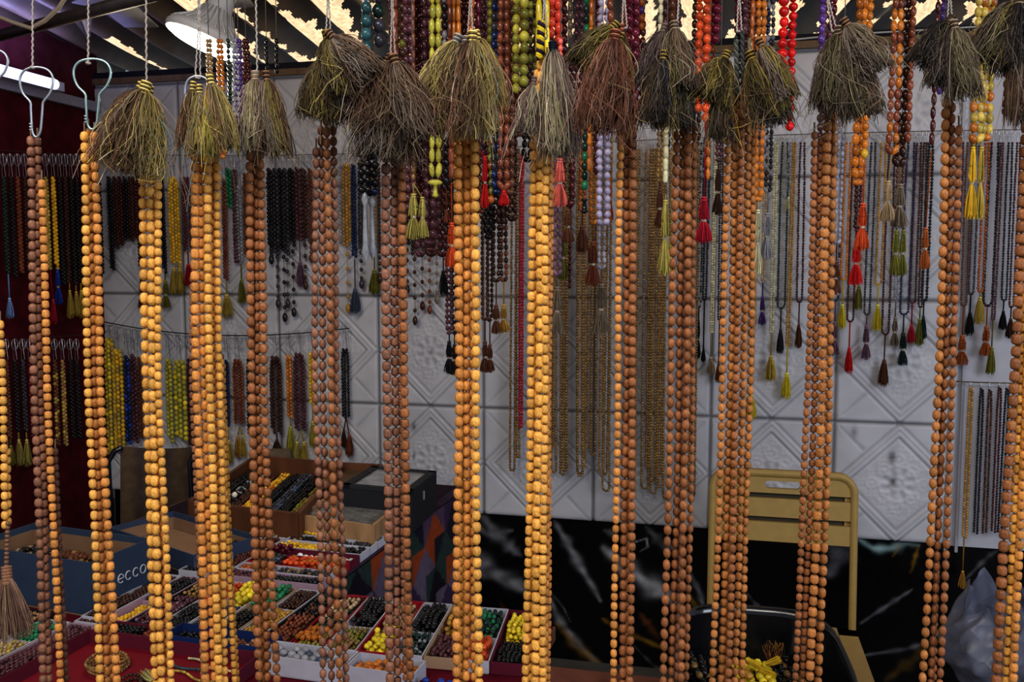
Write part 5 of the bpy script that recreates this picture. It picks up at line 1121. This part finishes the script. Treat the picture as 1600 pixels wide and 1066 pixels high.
# ================================================================== TAN METAL CHAIR
def tan_chair():
    Yc = 2.42; cL = P(1106, 850, 2.50); cR = P(1341, 850, 2.50)
    u = BU.copy(); n = BN.copy()           # chair stands square to the back wall, facing the camera
    mid_ = P(1223, 735, 2.50); W = .405; ctr = Vector((mid_.x, mid_.y, 0))
    zT = mid_.z; CC = (.40, .27, .085); M = METALP()
    t = thing('metal_chair', ctr, 'tan metal slat-back chair standing in front of the black marble', 'chair')
    def q(x, z, d=0): p_ = ctr + u * x + n * (d + (zT - z) * .10); return Vector((p_.x, p_.y, z))
    # back shell: rounded frame (flat band) + panel with slots
    zB = P(1223, 843, 2.50).z; rc = .055
    def band(mb, pts, nrm_w, th):   # flat strip extruded
        mb.tube(pts, th, 8, CC)
    # outer rounded frame, runs down into the rear legs
    path = []
    path.append((-W / 2, .0)); path.append((-W / 2, zT - rc))
    for k in range(1, 9): a_ = math.pi - math.pi / 2 * k / 9; path.append((-W / 2 + rc + rc * math.cos(a_), zT - rc + rc * math.sin(a_)))
    path.append((-W / 2 + rc, zT)); path.append((W / 2 - rc, zT))
    for k in range(1, 9): a_ = math.pi / 2 - math.pi / 2 * k / 9; path.append((W / 2 - rc + rc * math.cos(a_), zT - rc + rc * math.sin(a_)))
    path.append((W / 2, zT - rc)); path.append((W / 2, .0))
    # sweep a flat rectangular section (28 mm wide, 14 mm deep)
    mb = MB(); wd = .019; dp = .018; V = []; A = np.array(path); tg = np.gradient(A, axis=0); tg /= np.linalg.norm(tg, axis=1)[:, None]; nr = np.stack([tg[:, 1], -tg[:, 0]], 1)
    for k in range(len(A)):
        for (i, j) in ((0, 0), (1, 0), (1, 1), (0, 1)):
            p2 = A[k] + nr[k] * (i * wd); V.append(tuple(q(p2[0], p2[1], (j - .5) * dp)))
    QQ = [(k * 4 + i, k * 4 + (i + 1) % 4, (k + 1) * 4 + (i + 1) % 4, (k + 1) * 4 + i) for k in range(len(A) - 1) for i in range(4)]
    mb.add(V, QQ, CC); mb.build('back_frame', M, t, smooth=False)
    # slats: top slat with hand slot, two lower slats
    in0 = -W / 2 + wd - .001; in1 = W / 2 - wd + .001; zs = [zT - wd + .002, P(1223, 770, 2.5).z, P(1223, 778, 2.5).z, P(1223, 806, 2.5).z, P(1223, 814, 2.5).z, zB]
    def slab(x0, x1, z0, z1, mb, d=0, th=.012): 
        V = [q(x0, z0, d - th / 2), q(x1, z0, d - th / 2), q(x1, z1, d - th / 2), q(x0, z1, d - th / 2), q(x0, z0, d + th / 2), q(x1, z0, d + th / 2), q(x1, z1, d + th / 2), q(x0, z1, d + th / 2)]
        VV = []; QQ = []
        for f in ((0, 1, 2, 3), (7, 6, 5, 4), (0, 4, 5, 1), (1, 5, 6, 2), (2, 6, 7, 3), (3, 7, 4, 0)):
            QQ.append([len(VV) + k for k in range(4)]); VV += [tuple(V[k]) for k in f]
        mb.add(VV, QQ, CC)
    # top slat: ring around a rounded slot
    mb = MB(); hx = .048; hz = .0105; zc = P(1223, 757, 2.5).z; z0, z1 = zs[1], zs[0]; N = 40; inner = []; outer = []
    for k in range(N):
        a_ = 2 * math.pi * k / N; cx = (hx - hz) * (1 if math.cos(a_) > 0 else -1); inner.append((cx + hz * math.cos(a_), zc + hz * math.sin(a_)))
        dx, dz = math.cos(a_), math.sin(a_); sx = (in1 if dx > 0 else -in0) / max(abs(dx), 1e-6); sz = ((z1 - zc) if dz > 0 else (zc - z0)) / max(abs(dz), 1e-6)
        m_ = min(sx, sz); outer.append((dx * m_, zc + dz * m_))
    for k, (ax_, az_) in enumerate([(in1, z1), (in0, z1), (in0, z0), (in1, z0)]):
        j = min(range(N), key=lambda i: (outer[i][0] - ax_) ** 2 + (outer[i][1] - az_) ** 2); outer[j] = (ax_, az_)
    for d in (-.006, .006):
        V = [tuple(q(x, z, d)) for x, z in inner] + [tuple(q(x, z, d)) for x, z in outer]
        mb.add(V, [(k, (k + 1) % N, N + (k + 1) % N, N + k) for k in range(N)], CC)
    V = [tuple(q(x, z, -.006)) for x, z in inner] + [tuple(q(x, z, .006)) for x, z in inner]; mb.add(V, [(k, (k + 1) % N, N + (k + 1) % N, N + k) for k in range(N)], tuple(x * .8 for x in CC))
    mb.build('back_slat', M, t, smooth=False)
    for (za, zb2) in ((zs[3], zs[2]), (zs[5], zs[4])):
        mb = MB(); slab(in0 - .001, in1 + .001, za, zb2, mb); mb.build('back_slat', M, t, smooth=False)
    for x in (in0 + .008, in1 - .008):
        mb = MB(); slab(x - .008, x + .008, zs[5], zs[0], mb, d=-.008, th=.005); mb.build('back_strap', M, t, smooth=False)
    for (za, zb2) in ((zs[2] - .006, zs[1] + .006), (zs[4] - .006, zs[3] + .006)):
        mb = MB(); V = len(mb.V); slab(in0, in1, za, zb2, mb, d=-.013, th=.003); mb.C = [c_ * .12 for c_ in mb.C]; mb.build('slot_shade', M, t, smooth=False)  # added dark slabs stand in for the shade inside the two slots
    # seat
    zS = .375; dep = .42; back = ctr + n * ((zT - zS) * .10)
    def s(x, y, z=zS): p_ = back + u * x + n * y; return Vector((p_.x, p_.y, z))
    mb = MB()
    for (x0, x1, y0, y1) in ((-W / 2, -W / 2 + .05, 0, dep), (W / 2 - .05, W / 2, 0, dep), (-W / 2, W / 2, 0, .05), (-W / 2, W / 2, dep - .05, dep)): mb.box(s((x0 + x1) / 2, (y0 + y1) / 2), (x1 - x0, y1 - y0, .018), CC, u, n)
    mb.build('seat_frame', M, t, smooth=False)
    for k in range(7):
        mb = MB(); y = .05 + (k + .5) * (dep - .1) / 7; mb.box(s(0, y, zS - .001), (W - .09, .036, .012), CC, u, n); mb.build('seat_slat', M, t, smooth=False)
    for sx in (-1, 1):
        mb = MB(); a_ = s(sx * (W / 2 - .015), dep - .02, zS - .01); b2 = s(sx * (W / 2 + .005), dep + .01, 0); mb.tube([b2, a_], .014, 8, CC); mb.build('front_leg', M, t)
tan_chair()

# ================================================================== BLACK BASIN + STOOL, PLASTIC BAG + CRATE
def basin():
    zr = .84; c = Vector((.36, 1.25, zr)); hw, hl, rc = .118, .17, .10; rot = R(-10)
    t = thing('plastic_basin', (c.x, c.y, .70), 'glossy black rounded basin of yellow and dark beads at the bottom right', 'basin')
    def ring(f, z, n=48):
        out = []
        for k in range(n):
            a_ = 2 * math.pi * k / n; e = .55; cx = abs(math.cos(a_)) ** e * (1 if math.cos(a_) > 0 else -1); sy = abs(math.sin(a_)) ** e * (1 if math.sin(a_) > 0 else -1)
            x, y = cx * hw * f, sy * hl * f; out.append((c.x + x * math.cos(rot) - y * math.sin(rot), c.y + x * math.sin(rot) + y * math.cos(rot), z))
        return out
    n = 48; prof = [(.001, .70), (.80, .70), (.88, .71), (.97, .79), (1.0, .80), (1.035, .803), (1.04, .797), (1.0, .797)]
    prof = [(.01, .702), (.84, .702), (.90, .712), (.96, .83), (.975, .841), (1.01, .843), (1.02, .839), (1.015, .832), (.985, .828), (.92, .705), (.84, .697), (.01, .697)]
    V = []; 
    for f, z in prof: V += ring(f, z)
    mb = MB(); mb.add(V, [(i * n + j, i * n + (j + 1) % n, (i + 1) * n + (j + 1) % n, (i + 1) * n + j) for i in range(len(prof) - 1) for j in range(n)], (.008, .008, .01))
    mb.build('bowl', PLAST(), t)
    f = Fr((c.x - .095, c.y - .14, 0), (1, 0, 0), (0, 1, 0), .19, .27)
    pile(f, .02, .32, .1, .95, 'black', .006, 'black beads at the left inside the basin', z=.706, c2='gold-brown', layers=9)
    pile(f, .70, .98, .1, .95, 'black', .006, 'black and gold beads at the right inside the basin', z=.706, c2='gold-brown', layers=8)
    pile(f, .34, .68, .1, .8, 'yellow', .006, 'yellow and ochre beads in the middle of the basin', z=.706, c2='ochre', layers=10, shape='oval')
    pile(f, .4, .62, .02, .1, 'silver', .006, 'silver bead strand lying on the basin beads', z=.80, layers=2)
    mb = MB(); a_ = P(1180, 1046, 1.27); b2 = P(1212, 1002, 1.35); tuft(mb, P(1208, 1040, 1.32), P(1210, 1003, 1.32), .017, [CL['brown'], CL['ochre'], CL['dark brown']], 70, .0006, 7, .6, .2, .2); tag(mb.build('loose_tassel', FIBRE()), 'frayed brown tassel standing up out of the basin', 'tassel')
    for (x0, y0, x1, y1, lb) in ((1165, 1030, 1190, 1042, 'left'), (1186, 1045, 1212, 1058, 'lower'), (1196, 1038, 1220, 1030, 'right')):
        mb = MB(); tuft(mb, P(x0, y0, 1.27), P(x1, y1, 1.27), .006, [CL['yellow'], CL['golden yellow']], 60, .0007, 5, .8, .45, .05, lat=Vector((0, 0, 1))); core(mb, P(x0, y0, 1.27), P(x1, y1, 1.27), .005, CL['golden yellow'], .9, Vector((0, 0, 1)))
        tag(mb.build('loose_tassel', FIBRE()), f'bright yellow tassel lying on the basin beads, the {lb} one of three', 'tassel')
    s_ = thing('stool', (c.x, c.y, 0), 'dark square stool below the picture carrying the black basin', 'stool')
    mb = MB(); mb.box((c.x, c.y, .685), (.3, .3, .022), (.08, .05, .03)); mb.build('seat', WOODP(), s_, smooth=False)
    for sx in (-1, 1):
        for sy in (-1, 1):
            mb = MB(); mb.box((c.x + sx * .13, c.y + sy * .13, .337), (.03, .03, .674), (.07, .045, .03)); mb.build('leg', WOODP(), s_, smooth=False)
basin()
def bag():
    c = P(1600, 1015, 1.72); zb = .37; rn = random.Random(5)
    mb = MB(); n, m = 150, 70
    def f(i, j):
        a_ = i * 2 * math.pi; t = j
        r = .03 + .12 * min(1, t * 1.15) ** .7 * (1 - .15 * max(0, t - .8) / .2)
        def rdg(x): return 1 - abs(math.sin(x)) * 2
        cr = 1 + .07 * rdg(a_ * 1.5 + t * 1.7) + .06 * rdg(a_ * 3.5 - t * 4.0 + math.sin(t * 5)) + .035 * rdg(a_ * 6 + t * 9) + .02 * rdg(a_ * 11 - t * 17)
        left = max(0, math.cos(a_ - math.pi)) ** 6
        cr += .35 * left * max(0, 1 - abs(t - .72) * 4)
        z = zb + t * .34 + (.05 * max(0, math.cos(a_ - 2.4)) ** 3 + .02 * rdg(a_ * 4.5)) * max(0, t - .6) * 2.5
        return Vector((c.x + .02 + r * cr * math.cos(a_), c.y + r * cr * math.sin(a_) * .8, z))
    mb.grid(f, n, m, lambda i, j: (.36, .38, .45))
    t = thing('plastic_bag', (c.x, c.y, zb), 'crumpled grey plastic bag standing open at the right edge', 'bag')
    mt = bpy.data.materials.new('thin_plastic'); mt.use_nodes = True; b = mt.node_tree.nodes['Principled BSDF']
    b.inputs['Base Color'].default_value = (.13, .135, .18, 1); b.inputs['Roughness'].default_value = .38; b.inputs['Alpha'].default_value = .93; b.inputs['Subsurface Weight'].default_value = 0
    no = mt.node_tree.nodes.new('ShaderNodeTexVoronoi'); no.feature = 'F1'; no.inputs['Scale'].default_value = 22; tc = mt.node_tree.nodes.new('ShaderNodeTexCoord'); mt.node_tree.links.new(tc.outputs['Object'], no.inputs['Vector'])
    bp = mt.node_tree.nodes.new('ShaderNodeBump'); bp.inputs['Distance'].default_value = .012; bp.inputs['Strength'].default_value = .6
    mt.node_tree.links.new(no.outputs['Distance'], bp.inputs['Height']); mt.node_tree.links.new(bp.outputs[0], b.inputs['Normal'])
    mb.build('bag_film', mt, t, smooth=False)
    mb = MB(); mb.box((c.x + .15, c.y - .19, .48), (.12, .12, .16), (.62, .64, .68)); tag(mb.build('paper_parcel', CARD(), smooth=False), 'white paper parcel at the lower right edge in front of the bag', 'parcel')
    s_ = thing('crate', (c.x, c.y, 0), 'dark low crate below the grey plastic bag', 'crate')
    for k in range(4):
        for (dx, dy, sx, sy) in ((0, -.16, .42, .012), (0, .16, .42, .012), (-.205, 0, .012, .31), (.205, 0, .012, .31)):
            mb = MB(); mb.box((c.x + dx + .04, c.y + dy - .03, .045 + k * .085), (sx, sy, .07), (.05, .035, .025)); mb.build('slat', WOODP(), s_, smooth=False)
    mb = MB(); mb.box((c.x + .04, c.y - .06, .352), (.42, .45, .02), (.05, .035, .025)); mb.build('top', WOODP(), s_, smooth=False)
bag()
mb = MB(); p = P(1500, 905, 2.5)

# ================================================================== LAMPS AND CEILING CLUTTER
def lamp():
    o = P(321, 66, 2.0); ax = Vector((.36, .12, .93)).normalized(); r = .089
    t = thing('led_lamp', o, 'large white flared LED bulb glowing under the roof at left', 'lamp')
    mb = MB(); W = (.62, .60, .58)
    mb.lathe([(-.002, r * .96), (.006, r), (.012, r * .99), (.018, r * .93), (.03, r * .72), (.045, r * .52), (.06, r * .40), (.075, r * .33), (.10, r * .30), (.12, r * .30), (.121, r * .01)], o, ax, 48, W)
    mb.build('housing', vmat('white_plastic', .4, noise=.03, rnd=0), t)
    mb = MB()
    for k in range(24):
        a_ = 2 * math.pi * k / 24; x = ax.orthogonal().normalized(); y = ax.cross(x); d = x * math.cos(a_) + y * math.sin(a_)
        mb.tube([o + ax * .02 + d * r * .93, o + ax * .046 + d * r * .53, o + ax * .075 + d * r * .35], .0016, 4, W)
    mb.build('cooling_fins', vmat('white_plastic'), t)
    mb = MB(); mb.lathe([(-.002, r * .95), (-.006, r * .85), (-.010, r * .5), (-.012, r * .01)], o, ax, 40, (1.0, .93, .78)); mb.build('diffuser', EMIT(9, 'lamp_glow'), t)
    mb = MB(); top = o + ax * .12; mb.lathe([(0, r * .2), (.03, r * .2), (.03, r * .01)], top, ax, 16, (.12, .1, .09)); mb.build('socket', PLAST(), t)
    mb = MB(); mb.tube([top + ax * .03, top + Vector((.02, .01, .08)), Vector((top.x, top.y + .02, 2.3))], .003, 6, (.05, .045, .04)); mb.build('cable', CORD(), t)
    l = bpy.data.lights.new('lamp_light', 'POINT'); l.energy = 5; l.color = (1, .84, .6); l.shadow_soft_size = .07
    lo = bpy.data.objects.new('lamp_light', l); col.objects.link(lo); lo.location = o - ax * .11
lamp()
def batten():
    pf = lambda px, py: onplane(px, py, CORNER + LN * .10, LN)
    e = pf(94, 137); L = .75; c = e - LU * (L / 2)
    t = thing('tube_light', c, 'bluish white fluorescent batten along the top of the red wall', 'lamp')
    mb = MB(); mb.box((c.x, c.y, e.z + .0), (.035, L, .03), (.45, .45, .6), LN, LU); mb.build('housing', CARD(), t, smooth=False)
    mb = MB(); q = c + LN * .022; mb.tube([Vector((q.x, q.y, e.z)) - LU * (L / 2 - .01), Vector((q.x, q.y, e.z)) + LU * (L / 2 - .05)], .017, 12, (.62, .68, 1.0)); mb.build('tube', EMIT(2.6, 'tube_glow'), t)
    l = bpy.data.lights.new('tube_light_source', 'AREA'); l.shape = 'RECTANGLE'; l.size = .6; l.size_y = .03; l.energy = 4; l.color = (.4, .4, 1)
    lo = bpy.data.objects.new('tube_light_source', l); col.objects.link(lo); lo.location = Vector((c.x, c.y, e.z + .03)) + LN * .06
    lo.rotation_euler = (math.pi, 0, math.atan2(LU.y, LU.x)); 
batten()
def card(corners, c, label, zoff=0):
    q = [G(x, y, Ztop + .068 + zoff) for x, y in corners]; mb = MB()
    mb.add([tuple(v) for v in q] + [tuple(v + Vector((0, 0, .004))) for v in q], [(0, 1, 2, 3), (7, 6, 5, 4), (0, 4, 5, 1), (1, 5, 6, 2), (2, 6, 7, 3), (3, 7, 4, 0)], c)
    tag(mb.build('paper_card', CARD(), smooth=False), label, 'card', 'pale cards stuck under the roof')
card([(195, 43), (248, 43), (212, 10), (162, 17)], (.42, .40, .38), 'pale square card under the roof left of the lamp')
card([(112, 5), (150, 12), (200, 4), (180, -22), (130, -20)][:4], (.42, .40, .38), 'pale card under the roof cut by the top edge')
card([(352, 14), (398, 11), (380, -12), (340, -10)], (.40, .40, .40), 'pale card under the roof right of the lamp')
mb = MB(); mb.tube([P(x, y, 1.7) for x, y in [(-30, 20), (0, 27), (20, 35), (48, 44), (70, 32), (92, 12), (112, -20)]], .004, 8, (.25, .2, .15)); tag(mb.build('cable', CORD()), 'thick beige cable looping under the roof at top left', 'cable')
mb = MB(); mb.grid(lambda i, j: P(108 + i * 36 * (1 - j * .8) + j * 26, 22 + j * 36, 2.3 + .02 * math.sin(i * 9)), 10, 10, lambda i, j: (.35, .33, .5)); tag(mb.build('plastic_scrap', CARD()), 'crumpled lilac plastic scrap hanging from the roof at top left', 'plastic')
mb = MB(); mb.tube([onplane(x, y, BQ + BN * .03, BN) for x, y in [(1060, 82), (1200, 66), (1320, 54), (1460, 46), (1620, 36)]], .003, 6, (.5, .5, .5)); tag(mb.build('cable', CORD()), 'pale cable running along the top of the right panels', 'cable')

# ================================================================== LIGHT
w = bpy.data.worlds.new('world'); sc.world = w; w.use_nodes = True
bgn = w.node_tree.nodes['Background']; bgn.inputs[0].default_value = (.78, .86, 1.0, 1); bgn.inputs[1].default_value = .36
def area(loc, target, sx, sy, e, c):
    l = bpy.data.lights.new('daylight', 'AREA'); l.shape = 'RECTANGLE'; l.size = sx; l.size_y = sy; l.energy = e; l.color = c
    o = bpy.data.objects.new('daylight', l); col.objects.link(o); o.location = loc
    o.rotation_euler = (Vector(target) - Vector(loc)).to_track_quat('-Z', 'Y').to_euler()
area((-.45, -.25, 2.55), (0, 1.0, 1.1), 1.7, .5, 29, (1.0, .93, .85))
area((2.2, -.6, 1.9), (.6, 2.8, 1.0), 1.2, 1.2, 30, (.82, .87, 1.0))
